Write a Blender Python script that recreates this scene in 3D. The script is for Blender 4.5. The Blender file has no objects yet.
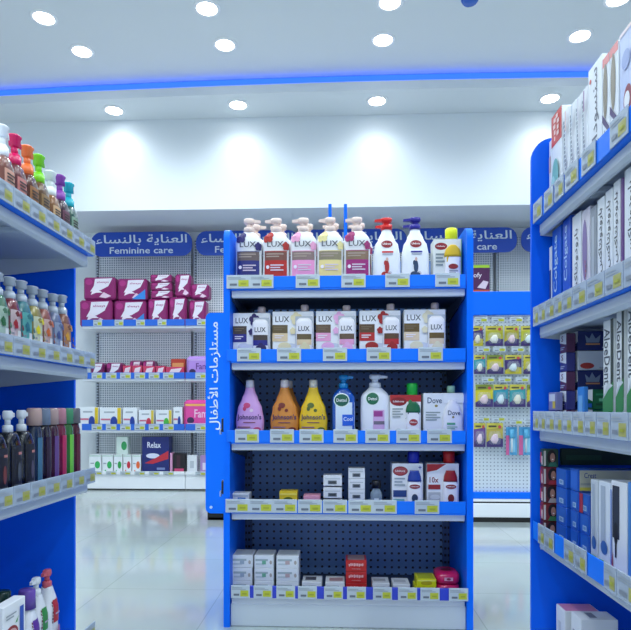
import bpy, bmesh, math, random, unicodedata
from mathutils import Vector
random.seed(4)
PI = math.pi
K = 0.8            # metres per working unit
EYE = 0.917        # camera height (working units)
F = 600.0
YAW = math.atan(26.5/600)
SA, CA = math.sin(YAW), math.cos(YAW)
scene = bpy.context.scene
COL = scene.collection

# ---------- camera geometry used to measure the room ----------
def xx(px, Y):                      # x on the plane y = Y
    t = (px-315.5)/F
    return Y*(t*CA-SA)/(CA+t*SA)
def yy(px, X):                      # y on the plane x = X
    t = (px-315.5)/F
    return X*(CA+t*SA)/(t*CA-SA)
def dep(x, y): return -x*SA+y*CA
def zz(py, x, y): return EYE+(408-py)*dep(x, y)/F

# ---------- materials ----------
MC = {}
def lin(h):
    h = h.lstrip('#'); c = [int(h[i:i+2], 16)/255 for i in (0, 2, 4)]
    return tuple((x/12.92 if x <= .04045 else ((x+.055)/1.055)**2.4) for x in c)+(1,)
def mat(col, rough=.45, metal=0, trans=0, emit=0, coat=0, alpha=1, noise=0, spec=.5):
    key = (col, rough, metal, trans, emit, coat, alpha, noise, spec)
    if key in MC: return MC[key]
    m = bpy.data.materials.new('finish_'+col.strip('#')); m.use_nodes = True
    nt = m.node_tree; b = nt.nodes['Principled BSDF']
    b.inputs['Base Color'].default_value = lin(col)
    b.inputs['Roughness'].default_value = rough
    b.inputs['Metallic'].default_value = metal
    b.inputs['Transmission Weight'].default_value = trans
    b.inputs['Coat Weight'].default_value = coat
    b.inputs['Alpha'].default_value = alpha
    b.inputs['Specular IOR Level'].default_value = spec
    if emit:
        b.inputs['Emission Color'].default_value = lin(col); b.inputs['Emission Strength'].default_value = emit
    if noise:
        tc = nt.nodes.new('ShaderNodeTexCoord'); n = nt.nodes.new('ShaderNodeTexNoise'); n.inputs['Scale'].default_value = 9
        mr = nt.nodes.new('ShaderNodeMapRange'); mr.inputs[3].default_value = max(0, rough-noise); mr.inputs[4].default_value = rough+noise
        nt.links.new(tc.outputs['Object'], n.inputs['Vector']); nt.links.new(n.outputs['Fac'], mr.inputs[0]); nt.links.new(mr.outputs[0], b.inputs['Roughness'])
    MC[key] = m; return m
def pegmat(base, hole, pitch, rad, axes=(0, 2), zr=1.0, square=False):
    m = bpy.data.materials.new('perforated_metal'); m.use_nodes = True; nt = m.node_tree; b = nt.nodes['Principled BSDF']
    tc = nt.nodes.new('ShaderNodeTexCoord'); sp = nt.nodes.new('ShaderNodeSeparateXYZ'); nt.links.new(tc.outputs['Object'], sp.inputs[0])
    def mth(op, a, bb=None):
        n = nt.nodes.new('ShaderNodeMath'); n.operation = op
        for i, v in enumerate((a, bb)):
            if v is None: continue
            if isinstance(v, (int, float)): n.inputs[i].default_value = v
            else: nt.links.new(v, n.inputs[i])
        return n.outputs[0]
    ds = []
    for k, ax in enumerate(axes):
        f = mth('FRACT', mth('ADD', mth('DIVIDE', sp.outputs[ax], pitch*K*(zr if k else 1)), 100.0))
        d = mth('ABSOLUTE', mth('SUBTRACT', f, .5))
        ds.append(mth('MULTIPLY', d, pitch*K*(zr if k else 1)))
    if square: dist = mth('MAXIMUM', ds[0], ds[1])
    else: dist = mth('SQRT', mth('ADD', mth('MULTIPLY', ds[0], ds[0]), mth('MULTIPLY', ds[1], ds[1])))
    h = mth('LESS_THAN', dist, rad*K)
    mx = nt.nodes.new('ShaderNodeMix'); mx.data_type = 'RGBA'; nt.links.new(h, mx.inputs[0])
    mx.inputs[6].default_value = lin(base); mx.inputs[7].default_value = lin(hole)
    nt.links.new(mx.outputs[2], b.inputs['Base Color']); b.inputs['Roughness'].default_value = .45
    return m

BLUE = mat('#0070f6', .42, noise=.06, spec=.2); BLUED = mat('#0062ee', .42, noise=.06, spec=.2); RAILB = mat('#0a76f4', .35, spec=.3)
BLACK = mat('#0a0c10', .4); SHELF = mat('#c9d3da', .35, noise=.05); SHELFU = mat('#b9c6d2', .5)
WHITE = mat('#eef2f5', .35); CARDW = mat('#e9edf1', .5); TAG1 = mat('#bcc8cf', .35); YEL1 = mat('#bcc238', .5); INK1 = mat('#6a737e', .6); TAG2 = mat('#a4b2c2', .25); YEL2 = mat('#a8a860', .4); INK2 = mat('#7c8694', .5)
CLEAR = mat('#e8f0f8', .12, alpha=.35)

# ---------- mesh builder ----------
class MB:
    def __init__(s): s.v = []; s.f = []; s.m = []; s.sm = []; s.mats = []
    def mi(s, m):
        if isinstance(m, str): m = mat(m)
        if m not in s.mats: s.mats.append(m)
        return s.mats.index(m)
    def add(s, vs, fs, m, smooth=False):
        o = len(s.v); k = s.mi(m); s.v += [tuple(v) for v in vs]
        for f in fs: s.f.append([i+o for i in f]); s.m.append(k); s.sm.append(smooth)
    def box(s, x0, x1, y0, y1, z0, z1, m, c=0):
        x0, x1 = min(x0, x1), max(x0, x1); y0, y1 = min(y0, y1), max(y0, y1); z0, z1 = min(z0, z1), max(z0, z1)
        if c <= 0:
            vs = [(x, y, z) for x in (x0, x1) for y in (y0, y1) for z in (z0, z1)]
            s.add(vs, [(0, 1, 3, 2), (4, 6, 7, 5), (0, 4, 5, 1), (2, 3, 7, 6), (0, 2, 6, 4), (1, 5, 7, 3)], m); return
        c = min(c, (x1-x0)*.45, (y1-y0)*.45, (z1-z0)*.45)
        cx, cy, cz = (x0+x1)/2, (y0+y1)/2, (z0+z1)/2; hx, hy, hz = (x1-x0)/2, (y1-y0)/2, (z1-z0)/2
        vs = []; idx = {}
        for sx in (-1, 1):
            for sy in (-1, 1):
                for sz in (-1, 1):
                    for a in range(3):
                        p = [hx-c, hy-c, hz-c]; p[a] += c
                        idx[(sx, sy, sz, a)] = len(vs); vs.append((cx+sx*p[0], cy+sy*p[1], cz+sz*p[2]))
        fs = []
        def g(sg, a): return idx[(sg[0], sg[1], sg[2], a)]
        for a in range(3):
            b, d = [i for i in range(3) if i != a]
            for sg in (-1, 1):
                q = []
                for (p, r) in ((-1, -1), (1, -1), (1, 1), (-1, 1)):
                    t = [0, 0, 0]; t[a] = sg; t[b] = p; t[d] = r; q.append(g(t, a))
                fs.append(q)
            for p in (-1, 1):
                for r in (-1, 1):
                    t0 = [0, 0, 0]; t0[b] = p; t0[d] = r; t0[a] = -1; t1 = list(t0); t1[a] = 1
                    fs.append([g(t0, b), g(t1, b), g(t1, d), g(t0, d)])
        for sx in (-1, 1):
            for sy in (-1, 1):
                for sz in (-1, 1): fs.append([idx[(sx, sy, sz, a)] for a in range(3)])
        s.add(vs, fs, m)
    def loft(s, rings, m, seg=24, smooth=True, capb=True, capt=True):
        vs = []; fs = []
        for (z, a, b, n, cx, cy) in rings:
            for i in range(seg):
                t = 2*PI*i/seg; c, q = math.cos(t), math.sin(t)
                vs.append((cx+a*math.copysign(abs(c)**(2/n), c), cy+b*math.copysign(abs(q)**(2/n), q), z))
        for r in range(len(rings)-1):
            for i in range(seg):
                j = (i+1) % seg; fs.append((r*seg+i, r*seg+j, (r+1)*seg+j, (r+1)*seg+i))
        if capb: fs.append(tuple(range(seg))[::-1])
        if capt: fs.append(tuple((len(rings)-1)*seg+i for i in range(seg)))
        s.add(vs, fs, m, smooth)
    def cyl(s, cx, cy, z0, z1, r, m, seg=20, r2=None):
        r2 = r if r2 is None else r2; e = min(.003, (z1-z0)*.2)
        s.loft([(z0, r, r, 2, cx, cy), (z1-e, r2, r2, 2, cx, cy), (z1, max(r2-e, r2*.5), max(r2-e, r2*.5), 2, cx, cy)], m, seg)
    def tube(s, pts, r, m, seg=8):
        pts = [Vector(p) for p in pts]; vs = []; fs = []
        for i, p in enumerate(pts):
            d = (pts[min(i+1, len(pts)-1)]-pts[max(i-1, 0)]).normalized()
            u = d.cross(Vector((0, 0, 1))); u = u.normalized() if u.length > .01 else Vector((1, 0, 0)); w = d.cross(u)
            for k in range(seg): vs.append(p+u*r*math.cos(2*PI*k/seg)+w*r*math.sin(2*PI*k/seg))
        for i in range(len(pts)-1):
            for k in range(seg): j = (k+1) % seg; fs.append((i*seg+k, i*seg+j, (i+1)*seg+j, (i+1)*seg+k))
        fs.append(tuple(range(seg))); fs.append(tuple((len(pts)-1)*seg+k for k in range(seg)))
        s.add(vs, fs, m, True)
    def prism(s, poly, fm, d0, d1, m, seg=None):     # 2-D polygon given thickness along fm's third argument
        n = len(poly); vs = [fm(u, v, d0) for u, v in poly]+[fm(u, v, d1) for u, v in poly]
        fs = [tuple(range(n)), tuple(range(n, 2*n))[::-1]]+[(i, (i+1) % n, n+(i+1) % n, n+i) for i in range(n)]
        s.add(vs, fs, m)
    def decal(s, items, fm, sub=1, base=.0006, step=.0004):
        for k, it in enumerate(items):
            off = base+step*k; kind = it[0]; m = it[-1]
            if kind == 'r':
                _, x0, y0, x1, y1, _ = it; vs = []; fs = []; n = sub
                for j in range(n+1):
                    for i in range(n+1): vs.append(fm(x0+(x1-x0)*i/n, y0+(y1-y0)*j/n, off))
                for j in range(n):
                    for i in range(n): a = j*(n+1)+i; fs.append((a, a+1, a+n+2, a+n+1))
                s.add(vs, fs, m)
            elif kind == 'e':
                _, cx, cy, rx, ry, _ = it; n = 18
                vs = [fm(cx, cy, off)]+[fm(cx+rx*math.cos(2*PI*i/n), cy+ry*math.sin(2*PI*i/n), off) for i in range(n)]
                s.add(vs, [(0, 1+i, 1+(i+1) % n) for i in range(n)], m)
            elif kind == 'p':
                s.add([fm(u, v, off) for u, v in it[1]], [tuple(range(len(it[1])))], m)
            elif kind == 't':
                _, st, cx, cy, w, h, rot, _ = it
                tv, tf = text2d(st)
                vs = []
                for (a, b) in tv:
                    a, b = (a-.5), (b-.5)
                    if rot == 0: u, v = cx+a*w, cy+b*h
                    elif rot == 1: u, v = cx-b*w, cy+a*h      # reads upwards (h = length)
                    else: u, v = cx+b*w, cy-a*h               # reads downwards
                    vs.append(fm(u, v, off))
                s.add(vs, tf, m)

def arabic(st):
    forms = {}
    for cp in range(0xFE80, 0xFEFD):
        d = unicodedata.decomposition(chr(cp)).split()
        if len(d) >= 2 and d[0] in ('<isolated>', '<final>', '<initial>', '<medial>'):
            forms.setdefault(''.join(chr(int(x, 16)) for x in d[1:]), {})[d[0][1:-1]] = chr(cp)
    toks = []; i = 0
    while i < len(st):
        if st[i:i+2] in forms: toks.append(st[i:i+2]); i += 2
        else: toks.append(st[i]); i += 1
    out = []
    dual = lambda t: t in forms and 'initial' in forms[t]
    joins = lambda t: t in forms and 'final' in forms[t]
    for i, t in enumerate(toks):
        if t not in forms: out.append(t); continue
        prev = i > 0 and dual(toks[i-1]) and joins(t)
        nxt = i+1 < len(toks) and dual(t) and joins(toks[i+1])
        k = 'medial' if prev and nxt else 'final' if prev else 'initial' if nxt else 'isolated'
        out.append(forms[t].get(k, forms[t].get('isolated', t)))
    return ''.join(reversed(out))
TC = {}
def text2d(st):
    if st in TC: return TC[st]
    bold = .012
    c = bpy.data.curves.new('lettering', 'FONT'); c.body = st; c.offset = bold; c.resolution_u = 2
    o = bpy.data.objects.new('lettering', c); COL.objects.link(o)
    dg = bpy.context.evaluated_depsgraph_get(); e = o.evaluated_get(dg); me = e.to_mesh()
    vs = [(v.co.x, v.co.y) for v in me.vertices]; fs = [tuple(p.vertices) for p in me.polygons]
    e.to_mesh_clear(); bpy.data.objects.remove(o); bpy.data.curves.remove(c)
    if not vs: vs = [(0, 0), (1, 0), (1, 1)]; fs = [(0, 1, 2)]
    x0 = min(v[0] for v in vs); x1 = max(v[0] for v in vs); y0 = min(v[1] for v in vs); y1 = max(v[1] for v in vs)
    TC[st] = ([((a-x0)/(x1-x0), (b-y0)/(y1-y0)) for a, b in vs], fs); return TC[st]
R = lambda x0, y0, x1, y1, m: ('r', x0, y0, x1, y1, m)
EL = lambda cx, cy, rx, ry, m: ('e', cx, cy, rx, ry, m)
P = lambda pts, m: ('p', pts, m)
T = lambda st, cx, cy, w, h, m, rot=0: ('t', st, cx, cy, w, h, rot, m)
def lines(x0, y0, x1, y1, n, m):
    out = []; h = (y1-y0)/n
    for i in range(n): out.append(R(x0, y1-h*i-h*.5, x1-(x1-x0)*(.25 if i % 2 else 0), y1-h*i, m))
    return out
def scrib(x0, y0, x1, y1, n, m, vert=False):
    rr = random.Random(int(x0*977+y1*331)+n); out = []
    for i in range(n):
        a = i/n; b = a+.72/n; lo = rr.uniform(0, .3); hi = rr.uniform(.6, 1)
        if vert: out.append(R(x0+(x1-x0)*lo, y0+(y1-y0)*a, x0+(x1-x0)*hi, y0+(y1-y0)*b, m))
        else: out.append(R(x0+(x1-x0)*a, y0+(y1-y0)*lo, x0+(x1-x0)*b, y0+(y1-y0)*hi, m))
    return out
def flower(cx, cy, r, m, m2='#f2d070', asp=1.0):
    return [EL(cx+r*.6*math.cos(a), cy+r*.6*asp*math.sin(a), r*.5, r*.5*asp, m) for a in [i*2*PI/5+.4 for i in range(5)]]+[EL(cx, cy, r*.2, r*.2*asp, m2)]

# ---------- objects ----------
def prop(o, label=None, cat=None, group=None, kind=None):
    if label: o['label'] = label
    if cat: o['category'] = cat
    if group: o['group'] = group
    if kind: o['kind'] = kind
    return o
def thing(name, loc, label, cat, group=None, rz=0):
    o = bpy.data.objects.new(name, None); COL.objects.link(o); o.empty_display_size = .02
    o.location = Vector(loc)*K; o.rotation_euler = (0, 0, rz); return prop(o, label, cat, group)
def build(mb, name, parent=None, loc=None, absolute=False, rz=0, root=None):
    """absolute: verts are in room coordinates, root = the thing they belong to"""
    me = bpy.data.meshes.new(name); vs = [Vector(v)*K for v in mb.v]
    o = bpy.data.objects.new(name, me); COL.objects.link(o)
    if absolute:
        off = Vector(loc)*K if loc is not None else (root.location if root else Vector())
        vs = [v-off for v in vs]
        if loc is not None and parent is None: o.location = off
    elif loc is not None: o.location = Vector(loc)*K
    me.from_pydata(vs, [], mb.f)
    for m in mb.mats: me.materials.append(m)
    me.polygons.foreach_set('material_index', mb.m); me.polygons.foreach_set('use_smooth', mb.sm)
    bmm = bmesh.new(); bmm.from_mesh(me); bmesh.ops.recalc_face_normals(bmm, faces=bmm.faces); bmm.to_mesh(me); bmm.free()
    me.update(); o.rotation_euler = (0, 0, rz)
    if parent: o.parent = parent
    return o
def dup(root, loc, label, rz=None, group=None, cat=None):
    def cp(o, par):
        c = o.copy(); COL.objects.link(c)
        if par: c.parent = par
        for ch in [x for x in bpy.data.objects if x.parent == o]: cp(ch, c)
        return c
    kids = {}
    r = root.copy(); COL.objects.link(r)
    for ch in list(root.children):
        c = ch.copy(); COL.objects.link(c); c.parent = r
        for g in list(ch.children): d = g.copy(); COL.objects.link(d); d.parent = c
    r.location = Vector(loc)*K; r['label'] = label
    if rz is not None: r.rotation_euler = (0, 0, rz)
    if group: r['group'] = group
    if cat: r['category'] = cat
    return r
def structure(mb, name, loc=None):
    return prop(build(mb, name, loc=loc, absolute=True), kind='structure')

# ======================= ROOM =======================
XW, YB = 4.4, 7.06
zsof = zz(115.7, 0, 6.25)          # lower ceiling near the back wall
YF = 5.72                        # fascia of the lower ceiling
zup = zsof+.172
YR = -4.2
fl = bpy.data.materials.new('polished_tile'); fl.use_nodes = True; nt = fl.node_tree; b = nt.nodes['Principled BSDF']
tc = nt.nodes.new('ShaderNodeTexCoord'); br = nt.nodes.new('ShaderNodeTexBrick'); br.offset = 0; br.inputs['Scale'].default_value = 1
br.inputs['Brick Width'].default_value = .6*K; br.inputs['Row Height'].default_value = .6*K; br.inputs['Mortar Size'].default_value = .0022; br.inputs['Mortar Smooth'].default_value = .3
br.inputs['Color1'].default_value = lin('#b0bab8'); br.inputs['Color2'].default_value = lin('#acb6b4'); br.inputs['Mortar'].default_value = lin('#99a3a1')
n1 = nt.nodes.new('ShaderNodeTexNoise'); n1.inputs['Scale'].default_value = 1.6; n1.inputs['Detail'].default_value = 6
mx = nt.nodes.new('ShaderNodeMix'); mx.data_type = 'RGBA'; mx.blend_type = 'MULTIPLY'; mx.inputs[0].default_value = .25
nt.links.new(tc.outputs['Object'], br.inputs['Vector']); nt.links.new(tc.outputs['Object'], n1.inputs['Vector'])
nt.links.new(br.outputs['Color'], mx.inputs[6]); nt.links.new(n1.outputs['Color'], mx.inputs[7]); nt.links.new(mx.outputs[2], b.inputs['Base Color'])
b.inputs['Roughness'].default_value = .09; b.inputs['Specular IOR Level'].default_value = 1.0; b.inputs['IOR'].default_value = 1.9
WALL = mat('#e6ecf0', .75, noise=.05); CEIL = mat('#e2e8eb', .85)
m = MB(); m.box(-XW, XW, YR, YB, -.08, 0, fl); structure(m, 'floor', (0, 0, 0))
m = MB(); m.box(-XW, XW, YB, YB+.1, 0, zup+.2, WALL); structure(m, 'wall_back', (0, YB, 0))
m = MB(); m.box(-XW-.1, -XW, YR, YB+.1, 0, zup+.2, WALL); structure(m, 'wall_left', (-XW, 0, 0))
m = MB(); m.box(XW, XW+.1, YR, YB+.1, 0, zup+.2, WALL); structure(m, 'wall_right', (XW, 0, 0))
zb = zz(207.3, 0, 6.25)
m = MB(); m.box(-XW, XW, 6.25, YB, zb, zsof, mat('#e6edf1', .7)); structure(m, 'trim_1', (0, 6.25, zb))      # bulkhead over the wall shelves
# the step runs in a shallow curve across the shop
def edge_point(px, py, h):
    d = h*F/(408-py); tt = (px-315.5)/F; u = tt*d; return (u*CA-d*SA, u*SA+d*CA)
he = zsof+.085-EYE
pts = [edge_point(px, py, he) for px, py in ((-120, 102.5), (0, 95.8), (105, 90.6), (210, 86.2), (315, 82.6), (420, 79.8), (510, 78.2), (590, 77), (680, 76))]
def smooth(pts, n=4):
    out = []
    for i in range(len(pts)-1):
        p0 = pts[max(i-1, 0)]; p1 = pts[i]; p2 = pts[i+1]; p3 = pts[min(i+2, len(pts)-1)]
        for k in range(n):
            t = k/n; out.append(tuple(.5*(2*p1[j]+(p2[j]-p0[j])*t+(2*p0[j]-5*p1[j]+4*p2[j]-p3[j])*t*t+(3*p1[j]-p0[j]-3*p2[j]+p3[j])*t**3) for j in (0, 1)))
    return out+[pts[-1]]
pts = smooth(pts)
pts = [(-XW, pts[0][1]+(pts[0][0]+XW)*-.02)]+pts+[(XW, pts[-1][1])]
pts = [p for i, p in enumerate(pts) if i == 0 or p[0] > pts[i-1][0]+.001]
def band(m, d0, d1, z0, z1, mt, smoothf=True):
    vs = []; fs = []
    for x, y in pts: vs += [(x, y+d0, z0), (x, y+d0, z1), (x, y+d1, z1), (x, y+d1, z0)]
    for i in range(len(pts)-1):
        a = 4*i
        for k in range(4): j = (k+1) % 4; fs.append((a+k, a+j, a+4+j, a+4+k))
    fs += [(0, 1, 2, 3), tuple(len(vs)-4+k for k in (3, 2, 1, 0))]
    m.add(vs, fs, mt)
m = MB(); band(m, 0, .03, zsof, zsof+.085, CEIL)
n = len(pts); vs_ = [(x, y+.03, zsof) for x, y in pts]+[(x, YB, zsof) for x, y in pts]+[(x, y+.03, zsof+.05) for x, y in pts]+[(x, YB, zsof+.05) for x, y in pts]
fs_ = [(i, i+1, n+i+1, n+i) for i in range(n-1)]+[(2*n+i, 2*n+i+1, 3*n+i+1, 3*n+i) for i in range(n-1)]
m.add(vs_, fs_, CEIL); structure(m, 'ceiling', (0, YF, zsof))
m = MB(); m.box(-XW, XW, YR, YB, zup, zup+.1, CEIL); structure(m, 'ceiling', (0, 0, zup))
LEDM = mat('#2f66ff', .4, emit=.9)
t = thing('led_strip', (0, YF+.06, zsof+.06), 'long blue glowing light strip running along the step in the ceiling', 'light strip')
m = MB(); band(m, .06, .075, zsof+.052, zup-.004, mat('#d8e0f0', .4)); build(m, 'channel', t, absolute=True, root=t)
m = MB(); band(m, .04, .058, zsof+.052, zup-.01, LEDM); build(m, 'diffuser', t, absolute=True, root=t)
m = MB(); m.box(-XW, XW, YR, YR+.1, zup-.5, zup, WALL); structure(m, 'wall_front', (0, YR, zup))

# downlights
LENS = mat('#f6fbff', .3, emit=9.0); LTRIM = mat('#f3f5f7', .3)
def downlight(x, y, z, label, power, group):
    t = thing('downlight', (x, y, z), label, 'ceiling light', group)
    m = MB(); r0, r1 = .082, .108; n = 28; vs = []; fs = []
    prof = [(r0, .0), (r0, -.010), (r1-.01, -.012), (r1, -.004), (r1, .0)]
    for (r, h) in prof:
        for i in range(n): vs.append((r*math.cos(2*PI*i/n), r*math.sin(2*PI*i/n), h))
    for k in range(len(prof)-1):
        for i in range(n): j = (i+1) % n; fs.append((k*n+i, k*n+j, (k+1)*n+j, (k+1)*n+i))
    m.add(vs, fs, LTRIM, True); build(m, 'trim_ring', t)
    m = MB(); m.loft([(-.009, .083, .083, 2, 0, 0), (-.001, .083, .083, 2, 0, 0)], LENS, 28); build(m, 'lens', t)
    l = bpy.data.lights.new('lamp_beam', 'SPOT'); l.energy = power; l.color = (.86, .95, 1.0); l.spot_size = math.radians(150); l.spot_blend = .8; l.shadow_soft_size = .07
    lo = bpy.data.objects.new('lamp_beam', l); COL.objects.link(lo); lo.parent = t; lo.location = (0, 0, -.03)
    return t
def on_ceiling(px, py, z):
    h = z-EYE; d = h*F/(408-py); tt = (px-315.5)/F
    u = tt*d; return (u*CA-d*SA, u*SA+d*CA)
ordw = ['leftmost', 'second from left', 'third from left', 'rightmost']
PW = 25
for i, (px, py) in enumerate([(114, 110.5), (238, 105), (377, 101), (550, 98.5)]):
    x, y = on_ceiling(px, py, zsof-.005)
    downlight(x, y, zsof, 'round recessed downlight, %s of the row closest to the back wall' % ordw[i], PW*.22, 'downlights in the lowered ceiling')
for i, (px, py) in enumerate([(82, 51.5), (225, 45), (383, 40), (580, 36)]):
    x, y = on_ceiling(px, py, zup-.005)
    downlight(x, y, zup, 'round recessed downlight, %s of the row just before the blue strip' % ordw[i], PW, 'downlights in the main ceiling')
for i, (px, py) in enumerate([(44, 18), (207, 8.5), (390, 2.5), (618, -1)]):
    x, y = on_ceiling(px, py, zup-.005)
    downlight(x, y, zup, 'round recessed downlight, %s of the row at the top of the view' % ordw[i], PW, 'downlights in the main ceiling')
for y in (3.4, 2.0, .6, -.8, -2.2):
    for x in (-2.8, -1.4, 0, 1.4, 2.8):
        downlight(x, y, zup, 'round recessed downlight in the main ceiling nearer the shop entrance', PW*(1.0 if y > 0 else 1.3), 'downlights nearer the shop entrance')
x, y = on_ceiling(470, 2, zup-.05)
t = thing('ceiling_camera', (x, y, zup), 'small blue round dome device on the ceiling at the top of the view', 'security camera')
m = MB(); m.cyl(0, 0, -.03, 0, .07, mat('#3b78d8', .3)); build(m, 'base', t)
m = MB(); m.loft([(-.062, .035, .035, 2, 0, 0), (-.057, .052, .052, 2, 0, 0), (-.045, .062, .062, 2, 0, 0), (-.028, .065, .065, 2, 0, 0)], mat('#2f63c4', .15)); build(m, 'dome', t)

# ======================= PRICE TAGS =======================
tagmesh = {}
def tag_mb(w, h, side=False):
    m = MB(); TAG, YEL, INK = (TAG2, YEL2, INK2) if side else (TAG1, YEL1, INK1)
    m.box(-w/2, w/2, -.003, 0, 0, h, TAG, .0008)
    fm = lambda u, v, o: ((u-.5)*w, -.003-o, v*h)
    its = [R(.5, .14, .93, .62, YEL), R(.06, .68, .8, .73, '#98a3ac'), R(.06, .79, .6, .84, '#98a3ac'), R(.14, .2, .44, .36, INK), R(.6, .3, .84, .42, '#a2a830')]
    m.decal(its, fm)
    return m
def tag(parent, rootloc, pos, w, h, rz=0):
    key = (round(w, 3), round(h, 3), rz != 0)
    if key not in tagmesh:
        o = build(tag_mb(w, h, rz != 0), 'price_tag', parent); tagmesh[key] = o.data
    else:
        o = bpy.data.objects.new('price_tag', tagmesh[key]); COL.objects.link(o); o.parent = parent
    o.location = (Vector(pos)-Vector(rootloc))*K; o.rotation_euler = (0, 0, rz); return o

# ======================= PRODUCTS =======================
def carton(name, w, d, h, body, front=(), side=(), top=(), parent=None, lab=None, cat='box', group=None, loc=(0, 0, 0), rz=0, left=(), c=.0015):
    """a printed box, front on local -Y (centre of front edge is origin), side = local +X, left = local -X"""
    m = MB(); m.box(-w/2, w/2, 0, d, 0, h, body, c)
    m.decal(list(front), lambda u, v, o: ((u-.5)*w, -o, v*h))
    m.decal(list(side), lambda u, v, o: (w/2+o, u*d, v*h))
    m.decal(list(left), lambda u, v, o: (-w/2-o, (1-u)*d, v*h))
    m.decal(list(top), lambda u, v, o: ((u-.5)*w, v*d, h+o))
    o = build(m, name, parent, loc, rz=rz)
    if lab: prop(o, lab, cat, group)
    return o
def prof_at(prof, z):
    for (a, wa), (b, wb) in zip(prof, prof[1:]):
        if a <= z <= b:
            t = (z-a)/(b-a) if b > a else 0; t = t*t*(3-2*t); return wa+(wb-wa)*t
    return prof[-1][1]
def body_mb(w, d, h, prof, n, m_, rings=16, cx=0, cy=None):
    cy = d/2 if cy is None else cy
    mb = MB(); rr = [(0, w/2*prof_at(prof, 0)*.93, d/2*.9, n, cx, cy)]
    for i in range(rings+1):
        z = .015+i/rings*.985; k = prof_at(prof, min(z, 1)); kd = min(1, .35+.65*k) if k < .9 else 1
        nn = n if k > .75 else 2+(n-2)*max(0, (k-.35))/.4
        rr.append((z*h, w/2*k, d/2*min(kd, k+.25), nn, cx, cy))
    mb.loft(rr, m_, 28); return mb
def label_mb(items, w, d, h, prof, n, cy=None):
    cy = d/2 if cy is None else cy
    def fm(u, v, o):
        x = (u-.5)*w; k = prof_at(prof, max(0.015, min(v, 1))); kd = min(1, .35+.65*k) if k < .9 else 1
        nn = n if k > .75 else 2+(n-2)*max(0, (k-.35))/.4
        a = w/2*k; bb = d/2*min(kd, k+.25); q = min(.985, abs(x)/a)
        return (max(-a*.985, min(a*.985, x)), cy-bb*(1-q**nn)**(1/nn)-o-.0008, v*h)
    mb = MB(); mb.decal(items, fm, 6); return mb
def pump_mb(z, w, cy, m_, left=True, hh=.055, big=1.0):
    s = -1 if left else 1; mb = MB(); r = w*.2*big
    mb.cyl(0, cy, z, z+hh*.38, r, m_)
    mb.cyl(0, cy, z+hh*.38, z+hh*.7, r*.55, m_)
    mb.loft([(z+hh*.62, r*.75, r*.7, 3, 0, cy), (z+hh*.75, r*1.0, r*.85, 3, 0, cy), (z+hh*.95, r*1.0, r*.8, 3, 0, cy), (z+hh, r*.8, r*.6, 3, 0, cy)], m_, 16)
    x0, x1 = 0, s*w*.42
    mb.add([(x0, cy-r*.5, z+hh*.68), (x0, cy+r*.5, z+hh*.68), (x0, cy+r*.5, z+hh*.97), (x0, cy-r*.5, z+hh*.97), (x1, cy-r*.3, z+hh*.72), (x1, cy+r*.3, z+hh*.72), (x1, cy+r*.3, z+hh*.88), (x1, cy-r*.3, z+hh*.88)],
           [(0, 1, 2, 3), (4, 7, 6, 5), (0, 4, 5, 1), (3, 2, 6, 7), (0, 3, 7, 4), (1, 5, 6, 2)], m_)
    return mb
def bottle(name, loc, label, cat, group, w, d, h, prof, n, bodym, items, capkind, capm, caph, capw=None, rz=0, left=True, liquid=None):
    t = thing(name, loc, label, cat, group, rz)
    build(body_mb(w, d, h, prof, n, bodym), 'body', t)
    if items: build(label_mb(items, w, d, h, prof, n), 'label', t)
    if capkind == 'pump': build(pump_mb(h-.004, w, d/2, capm, left, caph), 'pump', t)
    elif capkind == 'foamer':
        mb = MB(); r = w*.34; z = h-.004
        cy = d/2; r *= .82
        mb.loft([(z, r, r, 2, 0, cy), (z+caph*.3, r*1.05, r*1.05, 2, 0, cy), (z+caph*.305, r*.98, r*.98, 2, 0, cy), (z+caph*.4, r*.8, r*.8, 2, 0, cy), (z+caph*.41, r*.58, r*.58, 2, 0, cy)], capm, 18)
        mb.loft([(z+caph*.36, r*.56, r*.56, 2, 0, cy), (z+caph*.66, r*.56, r*.56, 2, 0, cy)], capm, 14)
        mb.loft([(z+caph*.62, r*.62, r*.62, 2, 0, cy), (z+caph*.66, r*.86, r*.8, 2.6, 0, cy), (z+caph*.88, r*.94, r*.86, 2.6, 0, cy), (z+caph*.93, r*1.12, r*1.0, 2.6, 0, cy), (z+caph*.97, r*1.12, r*1.0, 2.6, 0, cy), (z+caph, r*.9, r*.8, 2.6, 0, cy)], capm, 18)
        s = -1 if left else 1
        mb.tube([(0, d/2, z+caph*.9), (s*r*1.4, d/2, z+caph*.92), (s*r*1.75, d/2, z+caph*.84), (s*r*1.85, d/2, z+caph*.72)], r*.2, capm, 8)
        build(mb, 'pump', t)
    elif capkind == 'cap':
        mb = MB(); r = (capw or w*.3)/2; mb.cyl(0, d/2, h-.004, h+caph, r, capm, r2=r*.94); build(mb, 'cap', t)
    elif capkind == 'flatcap':
        mb = MB(); a = (capw or w*.5)/2
        mb.loft([(h-.006, a, d*.4, 3, 0, d/2), (h+caph*.8, a*.95, d*.38, 3, 0, d/2), (h+caph, a*.8, d*.3, 3, 0, d/2)], capm, 20); build(mb, 'cap', t)
    return t

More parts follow.
